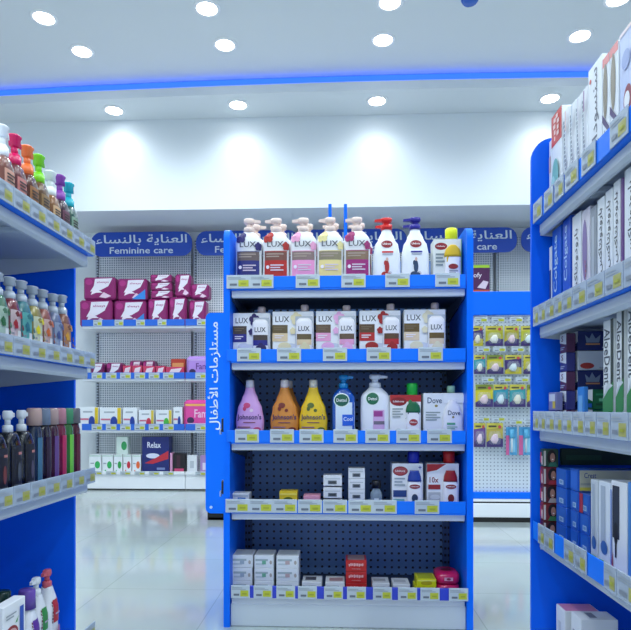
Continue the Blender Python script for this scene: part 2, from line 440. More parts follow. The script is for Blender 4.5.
# ======================= FREE-STANDING GONDOLA =======================
GY = 2.5; GB = 2.93
surf = [EYE+.496, EYE+.192, EYE-.146, EYE-.4375, EYE-.796]
GL, GR = xx(224, GY), xx(472.8, GY)
IL, IR = GL+.026, GR-.026
gx = (GL+GR)/2
G = thing('display_shelf', (gx, GY+.2, 0), 'blue free-standing five-shelf display of shampoos and soaps in the middle of the shop', 'shelving unit')
gl = (gx, GY+.2, 0)
def side_panel(x0, x1, y0, y1, ztop, rad, m_, root, name='side_panel'):
    poly = [(y0, .0), (y1, .0), (y1, ztop)]
    for i in range(9):
        a = PI/2+i/8*PI/2; poly.append((y0+rad+rad*math.cos(a), ztop-rad+rad*math.sin(a)))
    mb = MB(); mb.prism(poly, lambda u, v, o: (o, u, v), x0, x1, m_); return build(mb, name, root, absolute=True, root=root)
side_panel(GL, IL, GY-.01, GB, zz(228, GL, GY), .05, BLUE, G)
side_panel(IR, GR, GY-.01, GB, zz(226, GR, GY), .05, BLUE, G)
peg = pegmat('#6a92cc', '#0a1224', .0335, .0058)
m = MB(); m.box(IL+.03, IR-.03, 2.9, 2.915, .1, zz(262, 0, 2.9), peg); build(m, 'back_panel', G, absolute=True, root=G)
slot = pegmat('#3c5a8c', '#04060c', .0165, .0055, zr=2.0, square=True)
for x0 in (IL, IR-.035):
    m = MB(); m.box(x0+.001, x0+.034, 2.885, 2.899, .1, zz(262, 0, 2.9), slot); build(m, 'upright', G, absolute=True, root=G)
for s_, nm in ((IL, 1), (IR, -1)):
    pass
m = MB(); m.box(IL+.001, IR-.001, GY+.005, GB-.005, .0, surf[4]-.026, SHELF, .003); build(m, 'base_plinth', G, absolute=True, root=G)
RH = .053; LT = .022
tagsC = [[(227, 250), (250, 273), (295.5, 320), (341, 366), (385, 410), (434, 461)],
         [(237, 261), (277, 301), (323, 347), (366.5, 391), (418, 443)],
         [(235, 259), (270, 294), (299, 324), (333, 358), (365, 390), (396, 421), (427, 452)],
         [(226, 249), (250, 272), (273, 297), (298, 322), (323, 347), (349, 372), (373, 396), (415, 439)],
         [(231, 250), (254, 272), (276.5, 295), (298, 317), (324, 343), (347, 366), (373, 392), (398, 417), (421, 439), (449, 468)]]
TRAY = mat('#3a4a66', .5)  # dark grey-blue; the shade under each shelf is put into this colour
for k, z in enumerate(surf):
    m = MB()
    m.box(IL+.004, IR-.004, GY+.02, 2.884, z-LT, z, TRAY, .003)
    m.box(IL+.004, IR-.004, GY+.008, GY+.03, z-LT-.010, z-.001, mat('#dfe6ea', .3), .003)
    for x in (IL+.004, IR-.012):
        m.add([(x, GY+.03, z-LT), (x, 2.884, z-LT), (x, 2.884, z-LT-.07), (x, GY+.03, z-LT-.02), (x+.008, GY+.03, z-LT), (x+.008, 2.884, z-LT), (x+.008, 2.884, z-LT-.07), (x+.008, GY+.03, z-LT-.02)],
              [(0, 1, 2, 3), (4, 7, 6, 5), (0, 3, 7, 4), (2, 1, 5, 6), (3, 2, 6, 7), (0, 4, 5, 1)], TRAY)
    sh = build(m, 'shelf', G, absolute=True, root=G)
    rm = [RAILB, RAILB, RAILB, RAILB, mat('#2a3fc0', .3)][k]
    m = MB(); m.box(IL-.012 if k < 4 else IL+.004, IR-.006, GY-.014, GY-.011 if k < 4 else GY+.0, z+.004, z+RH, rm, .001)
    if k < 4: m.box(IL+.006, IR-.006, GY-.012, GY+.02, z-.003, z+.004, rm)
    build(m, 'price_rail', sh, absolute=True, root=G)
    for (a, b_) in tagsC[k]:
        xa, xb = xx(a, GY-.015), xx(b_, GY-.015)
        tag(sh, gl, ((xa+xb)/2, GY-.0145, z+.002 if k != 4 else z+.004), .1 if k < 4 else .078, .056 if k != 4 else .053)
# sign poles above
for px in (330, 345.5):
    x = xx(px, 2.92)
    m = MB(); m.box(x-.008, x+.008, 2.916, 2.924, zz(262, 0, 2.9)-.05, zz(204, x, 2.92), BLUE, .002); build(m, 'sign_pole', G, absolute=True, root=G)

FY = 2.56
def place(px, Y=FY): return xx(px, Y)
def WPX(w, Y=FY): return w*Y/F
PUMPW = mat('#e9d3c8', .35)
luxprof = [(0, .95), (.12, 1), (.6, .96), (.8, 1.0), (.9, .9), (.96, .62), (1, .36)]
miniprof = [(0, .96), (.5, .98), (.85, 1), (.94, .92), (1, .6)]
def lux_items(flc, band, lowc, fl2=None):
    its = flower(.22, .9, .2, flc, flc, asp=.5)+flower(.88, .74, .12, flc, flc, asp=.55)
    its += [T('LUX', .5, .77, .6, .09, '#55585f'), R(.1, .02, .92, .66, lowc), R(.1, .51, .92, .65, band)]
    its += lines(.16, .54, .8, .62, 2, '#a8968a')+[EL(.22, .4, .06, .03, '#f0e8f0')]+lines(.32, .32, .8, .44, 3, '#d8c8d6')+flower(.6, .08, .12, flc, asp=.5)
    return its
LW, LD, LH = .117, .065, .266
luxdata = [(248, '#2a2468', '#6a5a58', '#232a78', 'navy blue label and dark violet flower'), (275.5, '#b5302a', '#7a4a40', '#b8221f', 'bright red label and poppy flowers'),
           (303, '#f0a8cc', '#8a7470', '#f09aca', 'candy pink label and pale pink flower'), (330, '#efe3a0', '#8e8468', '#ead892', 'pale yellow label and cream flower'),
           (357, '#a3306e', '#8a7058', '#a02374', 'magenta label and crimson flower')]
GW = 'hand wash and body wash pumps on the top shelf'
for px, flc, band, low, words in luxdata:
    x = place(px)
    t = bottle('pump_bottle', (x, FY, surf[0]), 'body wash pump bottle with %s, top shelf' % words, 'pump bottle', GW,
               LW, LD, LH, luxprof, 3.4, mat('#eef0f2', .3), lux_items(flc, band, low), 'pump', PUMPW, .062, left=(px != 248))
    dup(t, (x+.014, FY+.085, surf[0]), 'rear pump bottle, behind the one with %s' % words)
lbprof = [(0, .96), (.12, 1), (.55, .98), (.72, .86), (.86, .55), (.96, .36), (1, .32)]
for px, c, fig, words in ((387, '#d8201c', '#b02828', 'red'), (416, '#2a2390', '#26405e', 'dark violet')):
    its = [EL(.5, .74, .22, .075, '#f0e8e8'), EL(.5, .74, .2, .06, '#8f1822'), T('Lifebuoy', .5, .74, .3, .04, '#f4f0f0'), R(.32, .6, .72, .625, c)]+lines(.34, .55, .7, .59, 1, '#b6bcc4')
    its += [EL(.5, .38, .08, .1, fig), EL(.44, .44, .05, .04, fig), EL(.6, .27, .09, .04, '#c9c9d0'), EL(.42, .26, .12, .045, fig), EL(.55, .26, .1, .03, fig), EL(.5, .495, .045, .03, '#d8b0a0')]
    x = place(px)
    t = bottle('pump_bottle', (x, FY, surf[0]), 'white hand wash bottle with %s pump on the top shelf, oval emblem in front' % words, 'pump bottle', GW,
               .12, .07, .272, lbprof, 3.2, mat('#f1f4f7', .3), its, 'pump', mat(c, .3), .052)
    dup(t, (x+.008, FY+.09, surf[0]), 'second hand wash bottle with %s pump, tucked behind its front twin' % words)
# twin pack with yellow cap
def twin(px0, px1, ytop, sz, body, front, bw, capc, capy, bitems, label, Y=FY, d=.085, topc=None, bodyc='#f4f2f4', capw=.034, prof=luxprof, bx=None, proud=False):
    x0, x1 = xx(px0, Y), xx(px1, Y); h = zz(ytop, (x0+x1)/2, Y)-sz; w = x1-x0-.004
    t = thing('twin_pack', ((x0+x1)/2, Y, sz), label, 'box')
    m = MB(); m.box(-w/2, w/2, 0, d, 0, h, body, .002); m.decal(list(front), lambda u, v, o: ((u-.5)*w, -o, v*h)); m.decal([P([(0.02, .0), (.98, .0), (.98, 1), (.02, 1)], mat('#dde2e6', .5))], lambda u, v, o: ((u-.5)*w, v*d, h+o)); build(m, 'carton', t)
    bh = h-.03 if not proud else h-.005
    cx = (w/2-bw/2-.004) if bx is None else bx
    holder = MB(); rr = body_mb(bw, .03, bh, prof, 3.2, mat(bodyc, .3), cx=cx, cy=-.004)
    b_ = build(rr, 'bottle', t)
    lm = label_mb(bitems, bw, .03, bh, prof, 3.2, cy=-.004); lm.v = [(a+cx, q, z) for a, q, z in lm.v]; build(lm, 'bottle_label', b_)
    if topc:
        m = MB(); m.loft([(z*bh, bw/2*prof_at(prof, min(z, 1))*1.03, .0165, 3.2, cx, -.004) for z in (.74, .8, .86, .92, .97, 1.004)], mat(topc, .35), 24); build(m, 'bottle_cap', b_)
    ch = zz(capy, (x0+x1)/2, Y)-sz
    m = MB()
    if proud: m.cyl(cx, .0, bh-.006, ch, capw/2, mat(capc, .35))
    else: m.cyl(cx, .03, h+.0005, ch, capw/2, mat(capc, .35))
    build(m, 'cap', b_)
    return t
xcap = .05
twin(433, 462, 239, surf[0], mat('#dfe3dc', .4), [EL(.27, .86, .22, .07, '#8f1822'), T('Lifebuoy', .27, .86, .3, .035, '#f4f0f0'), R(.06, .14, .42, .26, '#2b3560'), R(.05, .02, .46, .12, '#c9d0c0')]+lines(.08, .45, .42, .72, 4, '#7c8a8e')+[R(.98, 0.02, 1.0, .98, '#2f9a60')],
     .068, '#e8ee10', 227, [P([(.1, .72), (.3, .9), (.72, .9), (.95, .62), (.1, .62)], '#e0b81e'), EL(.5, .52, .3, .06, '#8f1822'), EL(.55, .2, .25, .1, '#e6c030')]+lines(.25, .34, .8, .44, 2, '#9aa0a8'),
     'white boxed shampoo pack with bright yellow cap at right end of the top shelf', capw=.052, topc='#e0b81e')
# ---- second shelf: five boxed twin packs
s2 = [(232.5, 270.5, 313, 306, '#2a2060', '#4c4038', '#2a2a86', 'deep violet flowers and navy band, leftmost on the second shelf'), (272, 314, 311.5, 304, '#e8dcb0', '#6a5a38', '#e9cfa4', 'cream flowers and beige band, next to the violet one'),
      (315.5, 356.5, 311, 304.5, '#f0b4dc', '#6a5440', '#f0a6cc', 'pale pink flowers and pink band in mid row'), (359, 401, 310.5, 303, '#a8201f', '#5f4428', '#c0262a', 'crimson poppies and red band'),
      (403.5, 446, 309.5, 302, '#e8e0c0', '#6a5428', '#e6cfb0', 'ivory petals, rightmost on the second shelf')]
for a, b_, yt, yc, flc, band, low, words in s2:
    fr = [T('LUX', .24, .85, .34, .11, '#55585f'), R(.0, .58, .37, .74, band), R(.0, .42, .37, .58, low)]+lines(.04, .62, .3, .7, 2, '#7c6a50')+lines(.05, .46, .28, .54, 2, '#f2e8ec')
    fr += flower(.58, .86, .13, flc, flc, asp=.9)+flower(.5, .62, .07, flc, flc, asp=.9)+[R(.56, .3, .985, .9, '#b4bbc4')]+[EL(.42, .28, .28, .1, '#cfd5e2'), EL(.3, .32, .16, .08, flc if low not in ('#2a2a86',) else '#d0d4e6')]
    bi = [T('LUX', .5, .76, .66, .11, '#55585f'), R(.08, .4, .94, .64, low), R(.08, .52, .94, .64, band)]+flower(.55, .3, .3, flc, flc, asp=.5)
    twin(a, b_, yt, surf[1], mat('#f1f3f5', .4), fr, .072, '#d9c4be', yc, bi, 'boxed body wash pack with %s' % words, d=.09, prof=miniprof)
# ---- third shelf
jprof = [(0, .82), (.15, .95), (.38, 1), (.6, .86), (.8, .55), (.93, .34), (1, .3)]
for px, c, edge, spot, words, cc in ((249, '#dba8e0', '#c98cd0', '#d04a78', 'lilac pink', '#e2dfe6'), (284, '#d88a3a', '#b0601a', '#7a2c20', 'amber orange', '#e8ddd8'), (313, '#efc62a', '#d8a818', '#5a6a28', 'sunny yellow', '#e6dec8')):
    its = [EL(.42, .66, .12, .05, spot), EL(.34, .6, .06, .04, spot), EL(.58, .57, .06, .03, '#f0d8e0' if px == 249 else spot), T("Johnson's", .5, .44, .84, .12, '#2b2060')]
    its += [R(.3, .345, .72, .36, '#8a4a50')]+lines(.1, .18, .55, .28, 2, '#a07078')+[EL(.78, .22, .13, .05, spot)]
    t = bottle('lotion_bottle', (place(px), FY, surf[2]), 'tapered %s lotion bottle with pale cap on the third shelf' % words, 'bottle', 'tapered lotion bottles on the third shelf', .124, .06, .238, jprof, 2.4, mat(c, .25), its, 'cap', mat(cc, .3), .03, capw=.037)
    if px == 284: dup(t, (place(288, 2.66), 2.66, surf[2]), 'amber orange lotion bottle standing behind the front one')
dprof = [(0, .9), (.15, .98), (.5, 1), (.8, .98), (.9, .82), (.96, .5), (1, .34)]
its = [R(.16, .04, .98, .72, '#dfeef8'), EL(.42, .76, .34, .13, '#e8f4ee'), EL(.42, .76, .3, .11, '#15604a'), T('Dettol', .42, .76, .44, .06, '#f2f6f4'), R(.45, .3, .95, .5, '#1f64d8'), T('Cool', .7, .42, .4, .07, '#e8f2fa'), EL(.35, .12, .25, .1, '#2a9ab8')]
bottle('pump_bottle', (place(343.5), FY, surf[2]), 'small blue hand soap bottle with turquoise pump beside the yellow lotion', 'pump bottle', 'antibacterial soap pumps on the third shelf', .1, .06, .236, dprof, 3, mat('#1559b8', .15, coat=.5), its, 'pump', mat('#1f8fd0', .25), .056, left=False)
its = [EL(.4, .78, .24, .125, '#e8f4ee'), EL(.4, .78, .21, .108, '#0f6a48'), T('Dettol', .4, .78, .3, .055, '#f2f6f4'), R(.42, .12, .8, .58, '#dcb4dc'), R(.44, .46, .74, .56, '#a23a8a'), R(.44, .32, .8, .38, '#77707c'), EL(.44, .1, .16, .1, '#c2474a'), EL(.56, .08, .12, .1, '#3e8a4e')]
bottle('pump_bottle', (place(375.5), FY, surf[2]), 'large white hand soap bottle with white pump and round green badge', 'pump bottle', 'antibacterial soap pumps on the third shelf', .126, .07, .238, dprof, 3, mat('#edf0f5', .3), its, 'pump', mat('#e9eef3', .3), .056, left=False)
fr = [R(0, .86, 1, 1, '#b8282c'), EL(.28, .86, .26, .09, '#8f1822'), T('Lifebuoy', .28, .86, .36, .05, '#f4f0f0')]+lines(.08, .5, .42, .72, 4, '#9fa9a8')+[EL(.28, .16, .18, .13, '#b9c4c6'), P([(.5, .5), (.58, .62), (.86, .62), (.95, .5)], '#1e5a3c'), EL(.65, .84, .06, .06, '#3e8a4e'), EL(.85, .1, .12, .08, '#1e6a4a')]
twin(389.5, 421.5, 395, surf[2], mat('#eef0ef', .4), fr, .06, '#12b83c', 383, [P([(.1, .7), (.3, .9), (.7, .9), (.9, .7)], '#1e5a3c'), EL(.5, .5, .3, .08, '#a83038'), T('Lifebuoy', .5, .5, .44, .05, '#ffffff'), EL(.5, .18, .3, .1, '#2a7a4a')],
     'white shampoo pack with red stripe and bright green cap on the third shelf', capw=.046, topc='#1c6a40')
dvprof = [(0, .9), (.2, 1), (.6, .96), (.82, .72), (.95, .4), (1, .34)]
twin(423, 464, 393, surf[2], mat('#eceff1', .4), [T('Dove', .28, .85, .36, .12, '#4a5a70'), EL(.32, .74, .04, .025, '#a09050')]+lines(.06, .42, .42, .62, 4, '#9aa8a4')+[EL(.2, .12, .15, .08, '#1f2f6a'), EL(.33, .18, .08, .07, '#1f2f6a'), R(.5, .8, .999, .97, '#f4f6f7')],
     .086, '#a9d8b4', 385.5, [T('Dove', .55, .7, .6, .11, '#3a4a66'), EL(.5, .6, .06, .025, '#a09050'), R(.2, .42, .6, .47, '#66b088'), EL(.75, .2, .16, .06, '#5fae86'), EL(.6, .12, .2, .05, '#a8d4b8')]+lines(.2, .3, .7, .38, 2, '#8ab89c'),
     'white boxed body wash with a curved white bottle beside it, right end of third shelf', prof=dvprof, capw=.034)
# ---- fourth shelf
def small(px0, px1, ytop, z, body, fr, lab, cat='box', d=.07, Y=FY, name='soap_box', zbase=None, hh=None, group=None, top=(), side=()):
    x0, x1 = xx(px0, Y), xx(px1, Y); zb_ = z if zbase is None else zbase
    h = hh if hh else zz(ytop, (x0+x1)/2, Y)-zb_
    return carton(name, x1-x0-.003, d, h, body, fr, side, top, None, lab, cat, group, ((x0+x1)/2, Y, zb_+.0005))
z4 = surf[3]
small(231, 249.5, 493.5, z4, mat('#dfe5ea', .4), [R(.35, .2, .8, .75, '#3a78c0'), R(.05, .8, .95, .92, '#b9c6cf')], 'small white and blue box at left end of the fourth shelf')
small(279, 297.5, 491.5, z4, mat('#e6c425', .4), [EL(.5, .5, .3, .2, '#5a6a20'), R(0, .8, 1, .9, '#f0dc60')], 'yellow wrapped soap bar on the fourth shelf', name='soap_bar', cat='soap')
small(303, 320.5, 495.5, z4, mat('#e6a0b4', .4), [R(.1, .3, .9, .6, '#d07890')], 'pink wrapped soap bar on the fourth shelf', name='soap_bar', cat='soap')
cream = [R(.1, .62, .9, .7, '#b7bfc4'), R(.25, .16, .72, .5, '#6a737c'), R(.32, .22, .66, .42, '#3f464e')]
hs = .0515
for i in range(3): small(323, 342.3, 0, z4, mat('#e2e5e8', .4), cream, 'small white cream box, %s of the left stack on the fourth shelf' % ['bottom', 'middle', 'top'][i], zbase=z4+i*(hs+.001), hh=hs-.006, group='white cream boxes on the fourth shelf', name='cream_box')
for i in range(4): small(348, 365.3, 0, z4, mat('#e2e5e8', .4), cream, 'small white cream box, %s of the right stack on the fourth shelf' % ['bottom', 'second', 'third', 'top'][i], zbase=z4+i*.0455, hh=.0445, group='white cream boxes on the fourth shelf', name='cream_box')
t = bottle('cologne_bottle', (place(376.5), FY, z4), 'little clear glass bottle with black cap between the white boxes and the blue-capped pack', 'bottle', None, .05, .04, .1, [(0, .95), (.1, 1), (.7, 1), (.88, .7), (1, .45)], 2.4, mat('#a9bccb', .08, alpha=.55, coat=.5), [R(.3, .2, .7, .55, '#c9d6de')], 'cap', BLACK, .028, capw=.042)
for a, b_, capc, cx0, words, capn in ((391.5, 423.5, '#1428b4', .062, 'blue', 'plus'), (426.5, 459.5, '#c81c1c', .06, 'red', 'ten')):
    if words == 'blue':
        fr = [EL(.27, .84, .24, .1, '#8f1822'), EL(.27, .84, .21, .075, '#b04a52'), T('Lifebuoy', .27, .84, .32, .05, '#f8f4f4'), R(.04, .3, .47, .44, '#22407e'), T('+', .9, .92, .09, .08, '#3a3a9a')]+lines(.08, .5, .42, .7, 3, '#9aa6b0')+[R(.04, .16, .4, .26, '#7ab0b8')]
    else:
        fr = [P([(0, .82), (.0, .99), (.6, .99), (.3, .86)], '#b02024'), T('10x', .22, .66, .28, .12, '#8a1a1e'), R(.04, .46, .42, .56, '#a22a2a'), R(.04, .14, .42, .4, '#b9bcbe'), EL(.25, .3, .16, .05, '#d0d4d6')]
    dark = '#1f3e9a' if words == 'blue' else '#9a1a1e'
    twin(a, b_, 463.5, z4, mat('#e9ebee', .4), fr, .066, capc, 451.5, [P([(.08, .74), (.2, .82), (.55, .97), (.72, .97), (.92, .7)], dark), EL(.5, .62, .34, .055, '#8f2a30'), T('Lifebuoy', .5, .62, .5, .035, '#f4f0f0'), EL(.5, .34, .2, .1, '#2c3f60' if words == 'blue' else '#7a2420'), EL(.42, .24, .15, .04, '#4f6488' if words == 'blue' else '#5a1a18')],
         'white shampoo pack with %s cap on the fourth shelf' % words, capw=.05, topc=dark, prof=[(0, .92), (.2, 1), (.6, .96), (.85, .8), (1, .55)])
# ---- bottom shelf
z5 = surf[4]; bh = (588-553)/232/3
lp = [R(.06, .55, .7, .72, '#a4b4b8'), EL(.85, .45, .06, .16, '#b0a8a0'), R(.08, .25, .5, .38, '#c0ccd0')]
lt = [R(.1, .2, .9, .8, '#cfd8da')]
GB5 = 'white boxes stacked on the bottom shelf'
for s, (a, b_, ac, off) in enumerate(((232, 252.5, '#9fb0c0', 0), (254, 274, '#6fae94', 0), (276, 299, '#c0a8a8', 0))):
    for i in range(3):
        aa, bb = (227.5, 253.5) if (s == 0 and i == 2) else (a, b_)
        fr = lp+[R(.4, .3, .6, .6, ac)]
        if s == 0 and i == 2: aa, bb = 231, 253.2
        small(aa, bb, 0, z5, mat('#dfe5e8', .4), fr, 'flat white medicine box, %s of the %s stack on the bottom shelf' % (['bottom', 'middle', 'top'][i], ['leftmost', 'second', 'third'][s]), zbase=z5+i*(.0548), hh=.0538, d=.11, group=GB5, name='medicine_box', top=lt)
small(301.5, 322, 573, z5, mat('#dde2e6', .4), lp, 'single low white box with dark printed lid right of the three stacks', name='medicine_box', hh=.052, d=.1, top=[R(.15, .3, .7, .8, '#50505a')])
small(325, 345, 573, z5, mat('#dde2e6', .4), lp, 'single low white box touching the red boxes', name='medicine_box', hh=.052, d=.1, top=[R(.2, .2, .9, .7, '#b08c90')])
rd = scrib(.14, .45, .86, .78, 9, '#e8b0b0')+scrib(.28, .22, .72, .36, 10, '#c87878')
for i in range(3): small(345.5, 367, 0, z5, mat('#c01f1f', .4), rd, 'red box, %s of the red stack on the bottom shelf' % ['bottom', 'middle', 'top'][i], zbase=z5+i*.049, hh=.048, d=.1, group='red boxes on the bottom shelf', name='medicine_box', top=[R(.1, .1, .9, .9, '#a08486')])
small(372, 390, 0, z5, mat('#dfe3e7', .4), lp, 'little white box just right of the red stack', name='medicine_box', hh=.05, d=.1, top=[R(.1, .3, .8, .7, '#b0b4ba')])
small(392.5, 410.5, 0, z5, mat('#dfe3e7', .4), lp, 'little white box just left of the yellow packs', name='medicine_box', hh=.047, d=.1, top=[R(.1, .3, .8, .7, '#c0c4ca')])
for i in range(2): small(415+i*1.5, 436+i*.6, 0, z5, mat('#dfdf1e', .3), [EL(.5, .5, .3, .25, '#b9a818'), R(.05, .75, .95, .85, '#f0f080')], '%s glossy yellow wipes pack on the bottom shelf' % ['lower', 'upper'][i], zbase=z5+i*.036, hh=.035, d=.1, group='yellow packs on the bottom shelf', name='wipes_pack', cat='pack', top=[R(.1, .1, .9, .9, '#b8c020')])
for i in range(2):
    w = .1; m = MB(); m.loft([(0, w*.46, .06, 5, 0, .06), (.01, w*.5, .065, 4, 0, .06), (.036, w*.5, .065, 4, 0, .06), (.046, w*.4, .05, 3, 0, .06)], mat('#d02060', .25), 24)
    m.decal([R(.3, .3, .7, .7, '#f0b0c8'), EL(.5, .5, .1, .15, '#8a1040')], lambda u, v, o: ((u-.5)*w*.9, -.006-o, .005+v*.035)); m.decal([EL(.5, .5, .3, .3, '#701030')], lambda u, v, o: ((u-.5)*w*.8, .02+v*.08, .0465+o))
    prop(build(m, 'wipes_pack', loc=(place(449), FY+.012, z5+.001+i*.0465)), '%s crimson pink soft pack at right end of the bottom shelf' % ['lower', 'upper'][i], 'pack', 'crimson packs on the bottom shelf')

# ======================= SIDE UNITS =======================
def side_unit(sign, X0, Xb, Xp, Yend, zs, ptop, prad, label, tagspec, Y0=.55):
    """sign -1 left, +1 right. X0 rail plane, Xp panel front edge, Xb back"""
    t = thing('shelving_unit', ((X0+Xb)/2, (Y0+Yend)/2, 0), label, 'shelving unit'); tl = tuple(v/K for v in t.location)
    poly = [(Xb, 0), (Xb, ptop)]
    for i in range(9):
        a = PI/2*(1-i/8)
        poly.append((Xp-sign*-1*prad*1-0 if False else Xp+sign*prad-sign*prad*math.cos(a), ptop-prad+prad*math.sin(a)))
    poly.append((Xp, 0))
    m = MB(); m.prism(poly, lambda u, v, o: (u, o, v), Yend, Yend+.012, BLUED); build(m, 'end_panel', t, absolute=True, root=t)
    m = MB(); m.box(Xb, Xb+sign*.02, Y0, Yend, 0, zs[0]-.02, BLUED); build(m, 'back_panel', t, absolute=True, root=t)
    m = MB(); m.box(Xb, Xp+sign*.03, Y0, Yend-.002, 0, zs[-1]-.1, BLUED); build(m, 'base_plinth', t, absolute=True, root=t)
    for k, z in enumerate(zs):
        ye = Yend-.004; xl = X0+sign*.022
        m = MB(); m.box(xl, Xb, Y0, ye, z-.012, z, SHELFU, .002)
        # rounded front lip
        m.box(xl-sign*.004, xl+sign*.02, Y0, ye, z-.038, z-.001, SHELF, .008)
        for yr in (Yend-.35, Yend-.7): m.box(xl+sign*.02, Xb, yr, yr+.05, z-.03, z-.012, SHELFU, .004)
        m.add([(xl, ye-.006, z-.012), (Xb, ye-.006, z-.012), (Xb, ye-.006, z-.08), (xl, ye-.006, z-.038), (xl, ye, z-.012), (Xb, ye, z-.012), (Xb, ye, z-.08), (xl, ye, z-.038)],
              [(0, 1, 2, 3), (4, 7, 6, 5), (0, 4, 5, 1), (1, 5, 6, 2), (2, 6, 7, 3), (3, 7, 4, 0)], SHELF)
        sh = build(m, 'shelf', t, absolute=True, root=t)
        m = MB(); m.box(X0-sign*.0, X0+sign*.003, Y0, Yend-.004, z-.006, z+(.036 if sign < 0 else .048), RAILB if tagspec[k] != 'none' else SHELF, .001)
        m.box(X0+sign*.003, xl, Y0, Yend-.004, z-.006, z-.001, RAILB)
        build(m, 'price_rail', sh, absolute=True, root=t)
        y = Yend-.005-.0385; h = .062; n = 0
        for y, w in tagspec[k]:
            # tag faces the aisle
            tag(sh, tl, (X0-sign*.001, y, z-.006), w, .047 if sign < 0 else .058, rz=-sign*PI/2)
    return t
ZL = [EYE+.48, EYE+.13, EYE-.226, EYE-.706]
ZR = [EYE+.56, EYE+.25, EYE-.061, EYE-.389, EYE-.75]
cont = lambda w, n, y0: [(y0-w/2-i*(w+.002), w) for i in range(n)]
side_unit(-1, -.775, -1.24, xx(74, 1.85), 1.85, ZL, ZL[0]+.02, .01, 'blue shelving bay at the left edge, holding liquid soaps', [cont(.076, 8, 1.845)]*4)
def fr_px(X, lst): return [((yy(a, X)+yy(b_, X))/2, abs(yy(a, X)-yy(b_, X))-.004) for a, b_ in lst]
side_unit(1, .578, 1.04, xx(531.5, 1.85), 1.85, ZR, zz(138, .6, 1.85), .065, 'blue shelving bay at the right edge, holding toothpaste boxes',
          [fr_px(.578, [(534, 543), (545, 554.5), (555.5, 565), (566, 579.5), (582.5, 597), (611, 630)]), fr_px(.578, [(534, 540), (540, 547), (547, 556), (556, 564), (564, 574), (574, 588), (588, 606), (606, 625), (625, 650)]),
           fr_px(.578, [(534, 540), (540, 547), (547, 556), (556, 564), (564, 574), (574, 586), (586, 598), (598, 612), (612, 630), (630, 660)]), fr_px(.578, [(539, 546), (546, 555), (565, 576), (576, 588), (605, 618), (618, 645)]), fr_px(.578, [(605, 618)])])

# ---- left products: face the aisle (+X)
def left_bottle(px, X, z, pytop, w, capfrac, prof, n, bodym, items, kind, capm, label, name='pump_bottle', capw=None, cat='pump bottle', group=None, d=None, left=False):
    Y = min(yy(px, X), 1.845-w/2); tot = zz(pytop, X, Y)-z; ch = tot*capfrac
    d = d or w*.8
    tt = bottle(name, (X+d/2, Y, z), label, cat, group, w, d, tot-ch, prof, n, bodym, items, kind, capm, ch, capw=capw, rz=PI/2, left=left)
    ROWS.setdefault(round(z, 3), []).append((tt, w)); return tt
def settle_rows():            # bottles in a row stand side by side without cutting into each other
    for z, row in ROWS.items():
        if z == round(ZL[3], 3): continue
        for (a, wa), (b_, wb) in reversed(list(zip(row, row[1:]))):
            lim = b_.location.y-((wa+wb)/2+.0015)*K
            if a.location.y > lim: a.location.y = lim
ROWS = {}
sq = [(0, .96), (.08, 1), (.8, 1), (.9, .85), (1, .55)]
GT = 'foaming hand soaps on the top left shelf'
for px, c, py, bc, l2, words, capn in ((5, '#eef2f4', 127, '#7a4638', '#d8a088', 'white', ''), (14.5, '#d81a60', 134, '#6a3030', '#c87a70', 'magenta', ''), (27, '#f0783a', 145, '#5a2c20', '#a06a3a', 'orange', ''), (38.5, '#7cd820', 154, '#6a4a28', '#94744a', 'lime green', ''),
                             (51, '#e8eef0', 171, '#8a5a30', '#d8b080', 'pale white', ''), (60.5, '#8a44a8', 175, '#3e2030', '#704050', 'purple', ''), (68.5, '#22b4c4', 182, '#3a5a50', '#88a890', 'teal', '')):
    its = [R(.1, .1, .9, .75, l2), EL(.5, .3, .28, .14, '#e0d838' if words in ('lime green', 'teal', 'pale white') else '#e8c8b8')]+lines(.2, .5, .8, .68, 3, '#3a2a20')
    t = left_bottle(px, -.835, ZL[0], py, .056, .37, sq, 3.5, mat(bc, .12, coat=.6), its, 'foamer', mat(c, .25), 'foaming hand soap with %s pump on the top shelf at left' % words, group=GT)
    if words in ('lime green', 'teal'):
        dup(t, (t.location.x/K-.09, t.location.y/K+.01, ZL[0]), 'foaming hand soap with %s pump in the second row, behind its twin' % words)
GM = 'flowered hand soaps on the middle left shelf'
for px, py, bc, l2, acc, words in ((4, 274, '#4f7a60', '#a8c0ae', '#2c6a40', 'soft green body and clover leaves'), (14.5, 278, '#702c34', '#c8b4b6', '#a81f2c', 'red and white leafy print'), (26, 281.5, '#2f7078', '#5aa8a4', '#1f6f80', 'teal rippled print'), (34.5, 286, '#8a8040', '#c8ccae', '#e6d820', 'yellow lemon print'),
                                   (42, 288.5, '#84483c', '#c8a8a0', '#d06a30', 'orange peach print'), (52.5, 292.7, '#5e6a88', '#8c9ab4', '#4a5a90', 'lavender print'), (61.5, 294, '#7a4c3c', '#b07c58', '#d8a030', 'brown honey print')):
    its = [R(.08, .08, .92, .8, l2), R(.5, .08, .92, .45, '#eef0ee')]+flower(.34, .55, .16, acc, acc, asp=.5)+flower(.68, .72, .12, acc, acc, asp=.5)+flower(.3, .25, .12, acc, acc, asp=.5)+flower(.7, .5, .1, bc, bc, asp=.5)+flower(.2, .72, .1, bc, acc, asp=.5)+flower(.45, .38, .08, bc, acc, asp=.5)+lines(.55, .15, .85, .38, 3, '#8a8a90')
    left_bottle(px, -.835, ZL[1], py, .054, .29, sq, 3, mat(bc, .12, coat=.6), its, 'foamer', mat('#aeb9c4', .2), 'grey-pumped soap with %s, second shelf at left' % words, group=GM)
GS = 'dark hair products on the lower left shelf'
